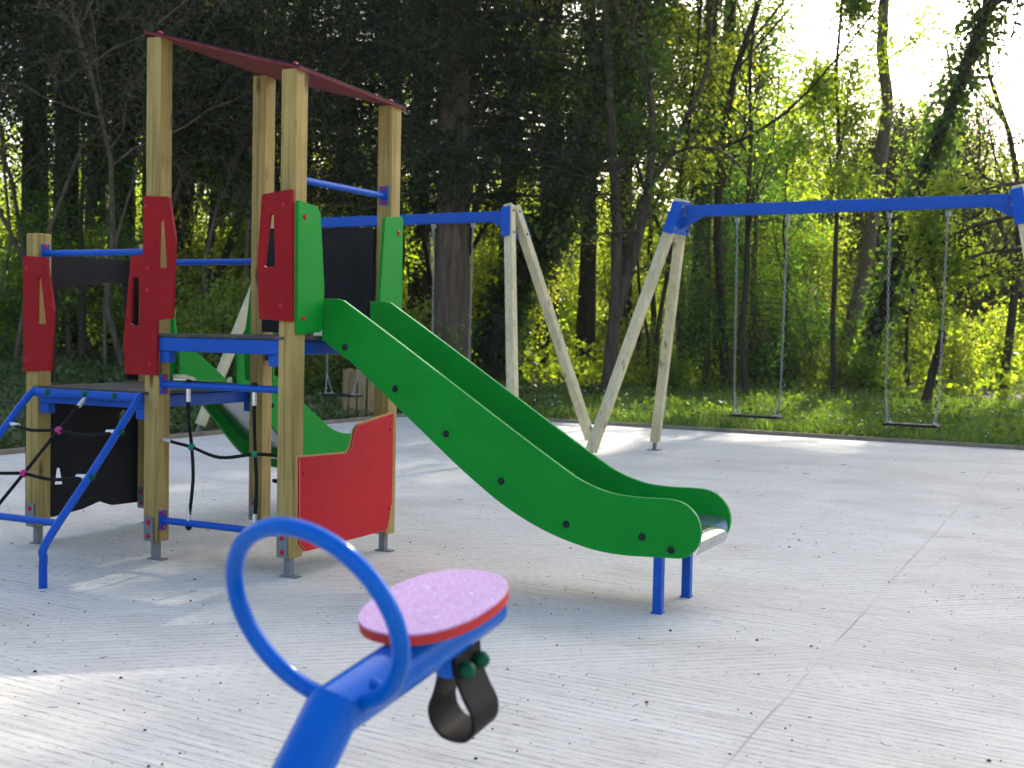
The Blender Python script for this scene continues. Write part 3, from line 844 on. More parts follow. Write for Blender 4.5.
# saw-cut joints in the concrete: thin dark strips of sealant
jt = MB()
def strip(u0, v0, u1, v1, w):
    a = Vector((u0, v0)); b = Vector((u1, v1)); d = (b - a).normalized(); q = Vector((-d.y, d.x)) * w / 2
    pts = []
    K = 90
    for i in range(K + 1):
        p = a + (b - a) * i / K; j = random.uniform(-.004, .004); ww = random.uniform(.15, 1.2)
        pts.append((p + q * ww + Vector((j, j)), p - q * ww + Vector((j, j))))
    vs = []; fs = []
    for l, r in pts: vs += [uvp(l.x, l.y, .003), uvp(r.x, r.y, .003)]
    for i in range(K): fs.append((2 * i, 2 * i + 1, 2 * i + 3, 2 * i + 2))
    jt.add(vs, fs)
random.seed(3)
ua, va_ = pad_uv(3.668, 9.714); ub, vb = pad_uv(.645, 3.445); du, dv = ub - ua, vb - va_
strip(ua - du * .7, va_ - dv * .7, ub + du * 1.5, vb + dv * 1.5, .005)
strip(ua - 5.6 - du * .9, va_ - dv * .9, ub - 5.6 + du * 1.5, vb + dv * 1.5, .004)
mj = painted('joint_filler', (.42, .40, .37), .9, .2, .5)
tag(jt.build('concrete_joint', mj), 'thin weathered joint across the concrete', None, None, 'structure')
# timber edging
kb = MB()
for (a, b) in (((-.03, .03), (34, .03)), ((-.03, .06), (-.03, -38))):
    A_, B2 = Vector(uvp(*a)), Vector(uvp(*b))
    kb.beam((A_.x, A_.y, -.05), (B2.x, B2.y, -.05), .055, .19)
tag(kb.build('kerb', M['kerb'], None, .006), 'low weathered edging strip round the concrete', None, None, 'structure')

# dark bits of leaf, cone and twig on the concrete
V = []; Fc = []; k = 0
rl_ = np.random.RandomState(8)
def bit(x, y, r, tw, z=.002):
    global k
    a = rl_.uniform(0, 6.28)
    if tw:
        L = min(.05, r * rl_.uniform(4, 8)); d = np.array([math.cos(a), math.sin(a)]); q = np.array([-d[1], d[0]]) * min(r, .004) * .22
        bd = rl_.uniform(-.3, .3) * L
        P_ = [np.array([x, y]) + d * L * s + q * 0 + np.array([-d[1], d[0]]) * bd * (s * s) for s in (-.5, 0, .5)]
        for i in range(2):
            A1, B1 = P_[i], P_[i + 1]
            vs = [(*(A1 - q), z), (*(A1 + q), z), (*(B1 + q), z), (*(B1 - q), z), (*A1, z + r * .35), (*B1, z + r * .35)]
            V.extend(vs); Fc.extend([(k, k + 4, k + 5, k + 3), (k + 1, k + 2, k + 5, k + 4)]); k += 6
    else:
        n = 6
        vs = [(x + r * math.cos(a + j * 1.047) * rl_.uniform(.6, 1.2), y + r * math.sin(a + j * 1.047) * rl_.uniform(.6, 1.2), z) for j in range(n)]
        tp = (x, y, z + r * rl_.uniform(.5, 1.0))
        V.extend(vs + [tp])
        Fc.extend([(k + j, k + (j + 1) % n, k + 6, k + 6) for j in range(n)]); k += 7
for i in range(3000):
    y = rl_.uniform(2.6, 16) ; x = rl_.uniform(-.5, .5) * y * .95
    u, v = pad_uv(x, y)
    if u < .1 or v > -.1: continue
    bit(x, y, rl_.choice([.0024, .0036, .0052, .008], p=[.5, .33, .14, .03]), rl_.rand() < .10)
for i in range(10):
    cx_, cy_ = rl_.uniform(-2.5, 2.5), rl_.uniform(3, 9)
    for j in range(22): bit(cx_ + rl_.normal(0, .12), cy_ + rl_.normal(0, .16), rl_.uniform(.001, .004), rl_.rand() < .5)
me = bpy.data.meshes.new('litter')
me.from_pydata([tuple(map(float, p)) for p in V], [], [tuple(dict.fromkeys(f)) for f in Fc]); me.materials.append(M['litter'])
tag(link(bpy.data.objects.new('litter', me)), 'dark bits of leaf and twig strewn on the concrete', 'litter', None, 'stuff')

# wooden slatted bin beyond the pad
bx_, by_ = -2.02, 16.9
bn = empty('litter_bin', (bx_, by_, float(gh(bx_, by_))), R(12))
tag(bn, 'brown wooden slatted litter bin behind the tower post at the concrete edge', 'litter bin')
mb = MB()
for i in range(14):
    t = (i - 6.5) / 6.5; a = t * math.pi * .92
    x, y = .29 * math.sin(a), -.29 * math.cos(a)
    h = .64 + .015 * math.sin(i * 2.3)
    Mx = Matrix.Translation((x, y, h / 2)) @ Matrix.Rotation(a, 4, 'Z')
    mb.box((0, 0, 0), (.105, .022, h), Mx)
mb.build('slats', M['binwood'], bn, .004)
rm = MB(); rm.tube([(.265 * math.cos(a), .265 * math.sin(a), .52) for a in np.linspace(0, 6.283, 25)[:-1]], .012, 6, True)
rm.tube([(.265 * math.cos(a), .265 * math.sin(a), .12) for a in np.linspace(0, 6.283, 25)[:-1]], .012, 6, True)
rm.build('hoop', M['galv'], bn)

# grass and ground cover
def kites(C, D, L, W, Nn, fold=0.0):
    """one kite-shaped leaf per row: base C, direction D, length L, width W, face normal hint Nn"""
    D = D / np.linalg.norm(D, axis=1, keepdims=True)
    S = np.cross(D, Nn); S /= (np.linalg.norm(S, axis=1, keepdims=True) + 1e-9)
    m = C + D * (L * .45)[:, None]
    V = np.stack([C, m + S * (W / 2)[:, None], C + D * L[:, None], m - S * (W / 2)[:, None]], 1).reshape(-1, 3)
    n = len(C); Fc = np.arange(4 * n).reshape(n, 4)
    return V, Fc
def rnd_dir(rs, n):
    v = rs.normal(size=(n, 3)); return v / np.linalg.norm(v, axis=1, keepdims=True)
def grass(name, n, region, hl, label, mat='grass', wl=(.008, .016)):
    r = np.random.RandomState(n)
    P_ = region(r, n)
    clump = .5 + .5 * np.sin(P_[:, 0] * 2.1 + np.sin(P_[:, 1] * 1.7) * 2) * np.sin(P_[:, 1] * 1.9 + P_[:, 0])
    z = gh(P_[:, 0], P_[:, 1]) - .01
    Cc = np.column_stack([P_, z]); k = len(Cc)
    D = np.column_stack([r.normal(0, .35, k), r.normal(0, .35, k), np.ones(k)])
    L = r.uniform(*hl, k) * (.55 + .8 * clump); W = r.uniform(*wl, k)
    V, Fc = kites(Cc, D, L, W, rnd_dir(r, k))
    t = np.clip(r.normal(.45, .2, k) + (clump - .5) * .3, 0, 1)
    return tag(np_mesh(name, V, Fc, M[mat], None, False, np.repeat(t, 4)), label, 'grass', None, 'stuff')
def reg_right(r, n):
    v = r.uniform(.07, 1, n) ** 1.6 * 11 + .06; u = r.uniform(-1.5, 14, n)
    return np.column_stack([PC.x + e2.x * u + n2.x * v, PC.y + e2.y * u + n2.y * v])
grass('grass', 120000, reg_right, (.05, .20), 'bright green grass strip behind the swings')
# weeds and small white flowers among the grass
rw = np.random.RandomState(17); gw = reg_right(rw, 700); cs = np.repeat(gw, 26, 0) + rw.normal(0, .10, (700 * 26, 2))
zc = gh(cs[:, 0], cs[:, 1]) + rw.uniform(.0, .26, len(cs)) * np.repeat(rw.uniform(.3, 1.2, 700), 26)
dw = rnd_dir(rw, len(cs)); lw = rw.uniform(.04, .10, len(cs))
Vv, Ff = kites(np.column_stack([cs, zc]), dw, lw, lw * .6, rnd_dir(rw, len(cs)) + np.array([0, 0, .6]))
tag(np_mesh('weeds', Vv, Ff, M['mid'], None, False, np.repeat(np.clip(np.repeat(rw.uniform(.2, 1, 700), 26) + rw.normal(0, .1, len(cs)), 0, 1), 4)), 'broad leaved weeds scattered through the grass strip', 'weeds', None, 'stuff')
gf = reg_right(rw, 420); zf_ = gh(gf[:, 0], gf[:, 1]) + rw.uniform(.10, .24, 420)
Vv, Ff = kites(np.column_stack([gf, zf_]), rnd_dir(rw, 420), np.full(420, .035), np.full(420, .03), np.tile(np.array([0, 0, 1.]), (420, 1)) + rnd_dir(rw, 420) * .3)
tag(np_mesh('wildflowers', Vv, Ff, painted('white_petal', (.7, .7, .62), .7), None), 'tiny white wildflowers in the grass strip', 'wildflowers', None, 'stuff')
def reg_left(r, n):
    u = -r.uniform(.05, 1, n) ** 1.4 * 16 - .1; v = r.uniform(-10, 9, n)
    return np.column_stack([PC.x + e2.x * u + n2.x * v, PC.y + e2.y * u + n2.y * v])
g2 = reg_left(np.random.RandomState(4), 60000)
r_ = np.random.RandomState(6); k_ = len(g2)
Cc = np.column_stack([g2, gh(g2[:, 0], g2[:, 1]) + r_.uniform(0, .10, k_)])
D = rnd_dir(r_, k_); D[:, 2] = np.abs(D[:, 2]) * .6
Vv, Ff = kites(Cc, D, r_.uniform(.05, .13, k_), r_.uniform(.03, .08, k_), rnd_dir(r_, k_) * .6 + np.array([0, 0, 1.]))
pat = .5 + .5 * np.sin(g2[:, 0] * .9 + 1.3 * np.sin(g2[:, 1] * .8)); keep = r_.rand(k_)
tag(np_mesh('ground_cover', Vv, Ff, M['cover'], None, False, np.repeat(np.clip(r_.normal(.5, .25, k_) - .3 * pat + .1, 0, 1), 4)),
    'low ivy and dead leaves on the bank left of the tower', 'ground cover', None, 'stuff')

# ------------------------------------------------------------------ woodland
def at(px, py, Yd):
    """point at distance Yd that stands in direction (px, py) of the photo"""
    a, b = px - 512, py - 384
    c_, s_ = math.cos(ROLL), math.sin(ROLL)
    a, b = c_ * a + s_ * b, -s_ * a + c_ * b
    d = Vector((a, F * math.cos(PITCH) - b * math.sin(PITCH), -F * math.sin(PITCH) - b * math.cos(PITCH))) 
    return Vector((0, 0, HC)) + d * (Yd / d.y)
def foot(px, Yd):
    p = at(px, 380, Yd); return Vector((p.x, Yd, float(gh(p.x, Yd))))

class Wood:
    def __init__(s): s.V = []; s.F = []; s.n = 0
    def tube(s, P, Rr, k=5):
        P = np.asarray(P, float); Rr = np.asarray(Rr, float); n = len(P)
        T = np.gradient(P, axis=0); T /= (np.linalg.norm(T, axis=1, keepdims=True) + 1e-9)
        ref = np.array([1., 0, 0]) if abs(T[0, 2]) > .7 else np.array([0, 0, 1.])
        Uu = np.cross(T, ref); Uu /= (np.linalg.norm(Uu, axis=1, keepdims=True) + 1e-9); Ww = np.cross(T, Uu)
        a = np.arange(k) * 2 * np.pi / k
        V = P[:, None] + (Uu[:, None] * np.cos(a)[None, :, None] + Ww[:, None] * np.sin(a)[None, :, None]) * Rr[:, None, None]
        i = np.arange(n - 1)[:, None] * k; j = np.arange(k)[None]; j2 = (j + 1) % k
        s.F.append((np.stack([i + j, i + j2, i + k + j2, i + k + j], -1).reshape(-1, 4)) + s.n)
        s.V.append(V.reshape(-1, 3)); s.n += n * k
    def mesh(s, name, mat, parent=None):
        return np_mesh(name, np.concatenate(s.V), np.concatenate(s.F), mat, parent, True)

def grow(rs, w, p, d, L, r, lvl, c, anch):
    """one limb and, recursively, its side shoots; anch gathers (point, direction) where leaves sit"""
    n = 7 if lvl else 5
    P = [np.array(p, float)]; d = np.array(d, float); d /= np.linalg.norm(d)
    for i in range(n - 1):
        d = d + rs.normal(0, c['wob'], 3) + np.array([0, 0, c['up'][lvl]])
        d /= np.linalg.norm(d); P.append(P[-1] + d * L / (n - 1))
    P = np.array(P); Rr = np.linspace(r, max(r * c['tip'], .003), n)
    w.tube(P, Rr, 7 if r > .06 else (5 if r > .015 else 3))
    if lvl == 0:
        for i in range(1, n): anch.append((P[i], d, L))
        return
    m = c['num'][lvl]
    for k in range(m):
        t = c['from'][lvl] + (1 - c['from'][lvl]) * (k + rs.rand()) / m
        q = t * (n - 1); i = min(int(q), n - 2); pp = P[i] + (P[i + 1] - P[i]) * (q - i)
        dd = P[i + 1] - P[i]; dd /= np.linalg.norm(dd)
        s = rnd_dir(rs, 1)[0]; s -= dd * s.dot(dd); s /= np.linalg.norm(s)
        an = c['ang'][lvl] * rs.uniform(.75, 1.25)
        nd = dd * math.cos(an) + s * math.sin(an)
        grow(rs, w, pp, nd, L * c['len'][lvl] * rs.uniform(.6, 1.15) * (1.15 - .45 * t), max(r * (1 - t * .6) * c['rad'], .004), lvl - 1, c, anch)

def leaves(rs, anch, per, spread, size, aspect, droop, mat, parent, name='crown', tmean=.5):
    A_ = np.array([a[0] for a in anch]); D_ = np.array([a[1] for a in anch])
    n = len(A_) * per
    i = np.repeat(np.arange(len(A_)), per)
    cl = rs.normal(0, .16, len(A_))[i]
    C_ = A_[i] + rs.normal(0, spread, (n, 3))
    D = D_[i] * .5 + rnd_dir(rs, n) + np.array([0, 0, -droop])
    L = rs.uniform(size * .65, size * 1.35, n)
    V, Fc = kites(C_, D, L, L * aspect * rs.uniform(.8, 1.2, n), rnd_dir(rs, n) + np.array([0, 0, .5]))
    t = np.clip(tmean + cl + rs.normal(0, .14, n), 0, 1)
    return np_mesh(name, V, Fc, M[mat], parent, False, np.repeat(t, 4))

BROAD = dict(wob=.12, up=[0, .03, .06, .06], num=[0, 6, 6, 9], len=[0, .5, .5, .42], rad=.5, tip=.35, ang=[0, .8, .8, .7])
BROAD['from'] = [0, .25, .25, .3]
def tree_of(name, wood, wmat, crown=None):
    r = empty(name); wood.mesh('trunk', wmat, r)
    if crown: crown(r)
    return r

def proto_sapling(seed, H, stems, per, size, mat, wmat='bark', name='understory_tree', c=BROAD, spread=.22, start=.12, rr=.035, tmean=.5):
    rs = np.random.RandomState(seed); w = Wood(); an = []
    cc = dict(c); cc['from'] = [0, .25, .2, start]
    for s in range(stems):
        a = rs.uniform(0, 6.28); ln = rs.uniform(.05, .4) if stems > 1 else .06
        grow(rs, w, (rs.normal(0, .12), rs.normal(0, .12), -.1), (math.cos(a) * ln, math.sin(a) * ln, 1), H * rs.uniform(.75, 1.05), rr * rs.uniform(.7, 1.2), 3, cc, an)
    return tree_of(name, w, M[wmat], lambda r: leaves(rs, an, per, spread, size, .62, .25, mat, r, tmean=tmean))

def proto_conifer(seed, H, r0, z0, Lmax, mat, per, size, aspect, name, wmat='darkbark', step=.32, droop=.25, spread=.16, skip=0.0, br=1.0):
    rs = np.random.RandomState(seed); w = Wood(); an = []
    zz = np.linspace(-.2, H, 14); P = np.column_stack([np.cumsum(rs.normal(0, .02, 14)), np.cumsum(rs.normal(0, .02, 14)), zz])
    w.tube(P, r0 * (1 - .93 * np.clip(zz / H, 0, 1)) * np.where(zz < .3, 1.2, 1), 10)
    z = z0
    while z < H - .3:
        for k in range(rs.randint(2, 5)):
            if rs.rand() < skip: continue
            t = (z - z0) / (H - z0); L = Lmax * (1 - t) ** .7 * rs.uniform(.55, 1.1) + .35
            a = rs.uniform(0, 6.28); n = 6
            d = np.array([math.cos(a), math.sin(a), .25]); p = np.array([np.interp(z, zz, P[:, 0]), np.interp(z, zz, P[:, 1]), z]); Q = [p]
            for i in range(n - 1):
                d = d + np.array([0, 0, -droop * .35]) + rs.normal(0, .06, 3); d /= np.linalg.norm(d); Q.append(Q[-1] + d * L / (n - 1))
            Q = np.array(Q); w.tube(Q, np.linspace((.02 + .012 * L) * br, .004, n), 4)
            m = max(3, int(L * 3.2))
            for i in range(m):
                u = .18 + .82 * (i + rs.rand()) / m; q = u * (n - 1); j = min(int(q), n - 2)
                pp = Q[j] + (Q[j + 1] - Q[j]) * (q - j)
                sd_ = np.array([-d[1], d[0], 0]) * rs.choice([-1, 1]) * rs.uniform(.05, .5) * L * (1.1 - u) + np.array([0, 0, -rs.uniform(0, .22)])
                an.append((pp + sd_, (Q[j + 1] - Q[j]) / np.linalg.norm(Q[j + 1] - Q[j]) + sd_ * .8, L))
        z += step * rs.uniform(.6, 1.4)
    return tree_of(name, w, M[wmat], lambda r: leaves(rs, an, per, spread, size, aspect, .35, mat, r))

def proto_shrub(seed, H, W_, per, size, mat, name='shrub', tmean=.5):
    rs = np.random.RandomState(seed); w = Wood(); an = []
    for s in range(9):
        a = rs.uniform(0, 6.28); q = rs.uniform(.2, W_)
        cc = dict(BROAD); cc['num'] = [0, 4, 5, 5]; cc['from'] = [0, .2, .2, .2]
        grow(rs, w, (rs.normal(0, .15), rs.normal(0, .15), -.05), (math.cos(a) * q, math.sin(a) * q, 1), H * rs.uniform(.6, 1.05), .014, 2, cc, an)
    r = empty(name); w.mesh('stem', M['bark'], r); leaves(rs, an, per, .13, size, .6, .1, mat, r, 'foliage', tmean)
    return r

def place(proto, first, p, rz, s, label, cat, group=None):
    o = proto if first else copy_tree(proto)
    o.location = p; o.rotation_euler = (0, 0, rz); o.scale = (s, s, s)
    if o.get('group') is not None: del o['group']
    return tag(o, label, cat, group)

# ---- single trees one can pick out in the photograph
def path_tree(name, label, Yd, path, r0, wmat, tip=.4, branches=0, bfrom=.4, blen=.25, leaf=None, seed=1, sub=5, extra=(), wrap=None, grp=None, cat='tree', lvl=2, top=None):
    """tree whose trunk runs through real points; path = [(px, py, dY)]"""
    rs = np.random.RandomState(seed)
    b = foot(path[0][0], Yd)
    pts = [at(q[0], q[1], Yd + (q[2] if len(q) > 2 else 0)) for q in path]
    pts[0] = b - Vector((0, 0, .15))
    r = empty(name, b); tag(r, label, cat, grp)
    w = Wood(); an = []
    P = np.array([tuple(p - b) for p in catmull(pts, sub)])
    seg = np.linalg.norm(np.diff(P, axis=0), axis=1); tt = np.concatenate([[0], np.cumsum(seg)]); H = tt[-1]; tt = tt / H
    Rr = r0 * (1 - (1 - tip) * tt) * (1 + .35 * np.exp(-tt * 22))
    w.tube(P + rs.normal(0, r0 * .06, P.shape), Rr, 10)
    for ep, er in extra:
        Q = np.array([tuple(at(q[0], q[1], Yd + (q[2] if len(q) > 2 else 0)) - b) for q in ep])
        Q = np.array([tuple(p) for p in catmull([Vector(q) for q in Q], 5)])
        w.tube(Q, np.linspace(er, er * .4, len(Q)), 7)
        if leaf:
            c = dict(BROAD)
            for i in range(3, len(Q) - 1, 2):
                s = rnd_dir(rs, 1)[0]; s[2] = abs(s[2]) * .6
                grow(rs, w, Q[i], s + (Q[i + 1] - Q[i]) * .5, .9 * rs.uniform(.5, 1.2), er * .3, 1, c, an)
    for k in range(branches):
        t = bfrom + (1 - bfrom) * (k + rs.rand()) / branches
        i = min(int(np.searchsorted(tt, t)), len(P) - 2)
        s = rnd_dir(rs, 1)[0]; s[2] = abs(s[2]) * .7 + .15
        grow(rs, w, P[i], s, H * blen * rs.uniform(.5, 1.1) * (1.25 - .6 * t), Rr[i] * .4, lvl, BROAD, an)
    if top:
        # the trunk goes on up to an unseen crown, shaped to shade the playground
        zb, zt, rad, per = top
        q0 = P[-1]; ln = P[-1] - P[-4]; ln /= np.linalg.norm(ln)
        k = max(2, int((zt - q0[2]) / 1.5)); Q = [q0]
        for i in range(k): Q.append(Q[-1] + (np.array([ln[0] * .4, ln[1] * .4, 1]) + rs.normal(0, .05, 3)) * (zt - q0[2]) / k)
        Q = np.array(Q); w.tube(Q, np.linspace(Rr[-1], .03, k + 1), 8)
        ac = []
        for i in range(26):
            z = zb - .5 + (zt - zb) * (i + rs.rand()) / 26
            a = rs.uniform(0, 6.28); zz_ = max(z, q0[2]); pt = np.array([np.interp(zz_, Q[:, 2], Q[:, 0]), np.interp(zz_, Q[:, 2], Q[:, 1]), zz_])
            prof = math.sin(math.pi * min(1, max(.12, (z - zb) / (zt - zb + 1) * .8 + .2)))
            grow(rs, w, pt, (math.cos(a), math.sin(a), .35), rad * prof * rs.uniform(.7, 1.1), .05, 2, BROAD, ac)
        ac = [q for q in ac if q[0][2] > zb]
        leaves(rs, ac, per, .3, .17, .65, .2, 'mid', r, 'shade_crown')
    w.mesh('trunk', M[wmat], r)
    if leaf and an: leaves(rs, an, leaf[0], leaf[1], leaf[2], leaf[3], .2, leaf[4], r)
    if wrap:
        n, sp, size, z0 = wrap
        i = rs.randint(int(z0 * len(P)), len(P) - 1, n); C_ = P[i] + (P[i + 1] - P[i]) * rs.rand(n, 1)
        dr = rnd_dir(rs, n); off_ = dr * (Rr[i] + np.abs(rs.normal(0, sp, n)))[:, None]
        L = rs.uniform(size * .6, size * 1.4, n)
        V, Fc = kites(C_ + off_, dr + np.array([0, 0, -.6]), L, L * .8, rnd_dir(rs, n))
        np_mesh('ivy', V, Fc, M['ivy'], r, False, np.repeat(np.clip(rs.normal(.45, .2, n), 0, 1), 4))
    return r

path_tree('conifer_tree', 'massive straight conifer with thick brown trunk behind the green slide', 21.5,
          [(452, 395), (452, 330), (453, 220), (455, 100), (457, -40), (459, -160)], .36, 'bigbark', .55, seed=2)
big = bpy.data.objects['conifer_tree']
rs0 = np.random.RandomState(77); an0 = []; w0 = Wood()
for i in range(300):
    z = rs0.uniform(3.3, 12); a = rs0.uniform(0, 6.28); L = rs0.uniform(.8, 3.4); d = np.array([math.cos(a), math.sin(a), .1]); Q = [np.array([0., 0, z])]
    for j in range(5):
        d = d + np.array([0, 0, -.09]) + rs0.normal(0, .08, 3); d /= np.linalg.norm(d); Q.append(Q[-1] + d * L / 5)
    Q = np.array(Q); w0.tube(Q, np.linspace(.04, .006, 6), 4)
    for j in range(int(L * 5)):
        u = rs0.uniform(.2, 1) * 5; k0 = min(int(u), 4); pp = Q[k0] + (Q[k0 + 1] - Q[k0]) * (u - k0)
        an0.append((pp + rs0.normal(0, .2, 3) + np.array([0, 0, -.1]), d, L))
w0.mesh('branches', M['darkbark'], big); leaves(rs0, an0, 26, .17, .14, .16, .5, 'dark', big)

path_tree('leaning_tree', 'dark leaning trunk wrapped in ivy right of the thick conifer trunk', 25,
          [(486, 372), (500, 325), (528, 262), (560, 215), (592, 130), (618, 30), (640, -80)], .30, 'darkbark', .5, 10, .45, .22, (9, .22, .13, .6, 'mid'), 3, wrap=(5200, .16, .13, .04))
path_tree('forked_tree', 'forked tree with two dark slender stems between the swing frames', 21,
          [(607, 385), (614, 320), (617, 260), (615, 190), (611, 120), (607, 60), (603, -60)], .125, 'bark', .35, 9, .45, .2, (2, .2, .10, .6, 'mid'), 4,
          extra=[([(615, 320), (628, 275), (640, 230), (650, 170), (651, 105), (638, 48), (618, 12), (600, -40)], .10),
                 ([(622, 300, .5), (634, 220, .8), (668, 157, 1.2), (690, 110, 1.3), (706, 72, 1.5), (712, 10, 1.6), (720, -50, 1.8)], .065),
                 ([(668, 157, 1.2), (690, 148, 1.0), (718, 150, .8), (742, 168, .6), (760, 200, .5)], .035),
                 ([(640, 230, 0), (600, 235, -.3), (575, 250, -.5), (566, 270, -.6)], .022)], top=(8.6, 16, 4.2, 4))
path_tree('slender_tree', 'very thin straight dark sapling rising behind the left seat of the right swing', 23.5,
          [(835, 392), (833, 330), (835, 270), (837, 200), (839, 140), (836, 80), (842, 0), (846, -60)], .055, 'darkbark', .4, 9, .35, .16, (5, .16, .09, .6, 'spring'), 5,
          extra=[([(836, 190), (828, 150), (822, 110), (819, 60)], .025), ([(837, 170), (845, 120), (850, 70)], .022)])
path_tree('bare_tree', 'tall grey trunk standing bare against the white sky above the right swing', 27,
          [(846, 372), (852, 325), (866, 262), (877, 185), (887, 110), (882, 50), (885, -10), (890, -120), (897, -260)], .17, 'paleb', .45, 12, .62, .22, (4, .25, .11, .6, 'spring'), 6,
          extra=[([(884, 62), (898, 52), (914, 42), (925, 30)], .03)], top=(10.2, 20, 5.0, 3))
path_tree('ivy_tree', 'leaning ivy clad trunk beside the white sky at the right', 25,
          [(866, 382), (876, 332), (893, 280), (912, 216), (930, 162), (950, 110), (972, 50), (990, -5), (1012, -110), (1030, -230)], .15, 'darkbark', .5, 10, .6, .22, (4, .25, .12, .6, 'spring'), 7, wrap=(5200, .24, .12, .03), top=(9.8, 19, 5.0, 3))
path_tree('twin_trunk_tree', 'dark trunk under feathery green boughs left of the right swing seats', 30,
          [(694, 368), (696, 330), (700, 260), (704, 180), (710, 60), (714, -60)], .25, 'darkbark', .5, 8, .4, .2, (5, .25, .12, .5, 'feather'), 8, top=(11, 19, 4.6, 6))
path_tree('narrow_trunk_tree', 'narrower dark trunk just right of the feathery green boughs', 31,
          [(719, 370), (720, 320), (722, 240), (728, 140), (732, 0), (735, -80)], .17, 'darkbark', .5, 8, .45, .2, (4, .25, .11, .5, 'mid'), 9)
path_tree('crooked_tree', 'crooked dark little tree with spreading boughs behind the right swing seat', 21.5,
          [(923, 388), (936, 360), (943, 330), (944, 308), (934, 270), (932, 232), (940, 205)], .085, 'darkbark', .4, 6, .4, .2, (4, .18, .09, .6, 'spring'), 10,
          extra=[([(944, 308), (957, 300), (968, 285), (990, 274), (1022, 270)], .04), ([(944, 315), (938, 295), (942, 262), (958, 232), (985, 210), (1010, 196)], .035)])
path_tree('pale_trunk_tree', 'tall hazy grey trunk rising behind the blue bracket of the right swing', 33,
          [(716, 372), (722, 300), (724, 200), (722, 120), (729, 40), (733, -60)], .24, 'paleb', .6, 14, .35, .2, (4, .3, .12, .6, 'spring'), 11, top=(11.5, 21, 4.8, 6))
path_tree('woodland_tree', 'dark branching tree seen between the two left tower posts', 23,
          [(206, 352), (206, 290), (212, 230), (216, 170), (221, 118)], .095, 'darkbark', .6, 5, .5, .2, (5, .2, .10, .6, 'spring'), 12,
          extra=[([(221, 118), (205, 100), (190, 84), (170, 40)], .05), ([(221, 118), (238, 88), (250, 55), (262, 10)], .045), ([(220, 128), (240, 140), (262, 150), (300, 165)], .04), ([(213, 220), (232, 205), (252, 190)], .03)])
path_tree('woodland_tree', 'straight dark trunk close behind the left red tower panel', 26,
          [(188, 348), (187, 290), (186, 230), (190, 150), (195, 40), (198, -60)], .16, 'darkbark', .6, 10, .4, .2, (4, .25, .11, .6, 'spring'), 13)
path_tree('woodland_tree', 'dark trunk beyond the shorter swing leg, left of the forked tree', 28,
          [(543, 356), (545, 310), (548, 240), (552, 140), (560, 0), (565, -80)], .10, 'darkbark', .6, 9, .4, .18, (4, .25, .11, .6, 'spring'), 14)
path_tree('woodland_tree', 'slim crooked stem behind the pair of legs of the right swing', 24,
          [(655, 380), (658, 330), (668, 270), (676, 200), (690, 120), (700, 20), (705, -60)], .05, 'darkbark', .5, 8, .3, .16, (3, .2, .10, .6, 'spring'), 15)

path_tree('shade_tree', 'unseen tall leafy tree beyond the right swing, added to shade the playground', 29, [(1110, 372), (1112, 250), (1108, 100), (1112, 0), (1115, -80)], .2, 'bark', .6, 5, .6, .15, (5, .25, .11, .6, 'mid'), 18, top=(10, 20, 5.0, 4))  # trees out of view, added to cast shade over the concrete
path_tree('shade_tree', 'unseen tall leafy tree farthest beyond the right edge, added to shade the playground', 33, [(1200, 372), (1202, 250), (1204, 100), (1206, 0), (1210, -80)], .22, 'bark', .6, 5, .6, .15, (5, .25, .11, .6, 'mid'), 19, top=(11, 21, 5.2, 4))
path_tree('shade_tree', 'unseen tall leafy tree farther back than the pine, added to shade the playground', 36, [(1050, 372), (1046, 250), (1052, 100), (1050, 0), (1052, -60)], .2, 'bark', .6, 5, .7, .15, (5, .25, .11, .6, 'mid'), 20, top=(12.5, 22, 5, 7))
# ---- kinds that repeat
con = [proto_conifer(21, 16, .26, 4.6, 3.0, 'dark', 22, .14, .16, 'conifer_tree'),
       proto_conifer(22, 18, .30, 5.2, 3.4, 'dark', 22, .15, .16, 'conifer_tree'),
       proto_conifer(23, 14, .22, 3.4, 2.6, 'dark', 22, .14, .16, 'conifer_tree')]
cu = [0] * 3
rp = np.random.RandomState(40)
for px, Yd, s, k, lab in [(-40, 20, 1.0, 0, None), (35, 25, 1.05, 1, None), (300, 27, 1.0, 0, None), (345, 30, 1.1, 1, None),
                     (386, 26, 1.0, 2, None), (418, 31, 1.1, 1, None), (505, 29, 1.0, 0, None), (545, 32, 1.1, 1, None), (585, 30, .95, 0, None),
                     (250, 33, 1.1, 1, None), (65, 25, 1.0, 1, None), (180, 27, 1.05, 0, None), (245, 28, 1.0, 1, None), (120, 26, 1.05, 1, None), (150, 31, 1.1, 0, None), (95, 29, 1.05, 1, None), (620, 35, 1.0, 1, None), (-110, 26, 1.0, 1, None)]:
    place(con[k], cu[k] == 0, foot(px, Yd), rp.uniform(0, 6), s, 'tall dark conifer in the shaded wood behind the play tower', 'tree', 'dark conifers behind the tower'); cu[k] += 1
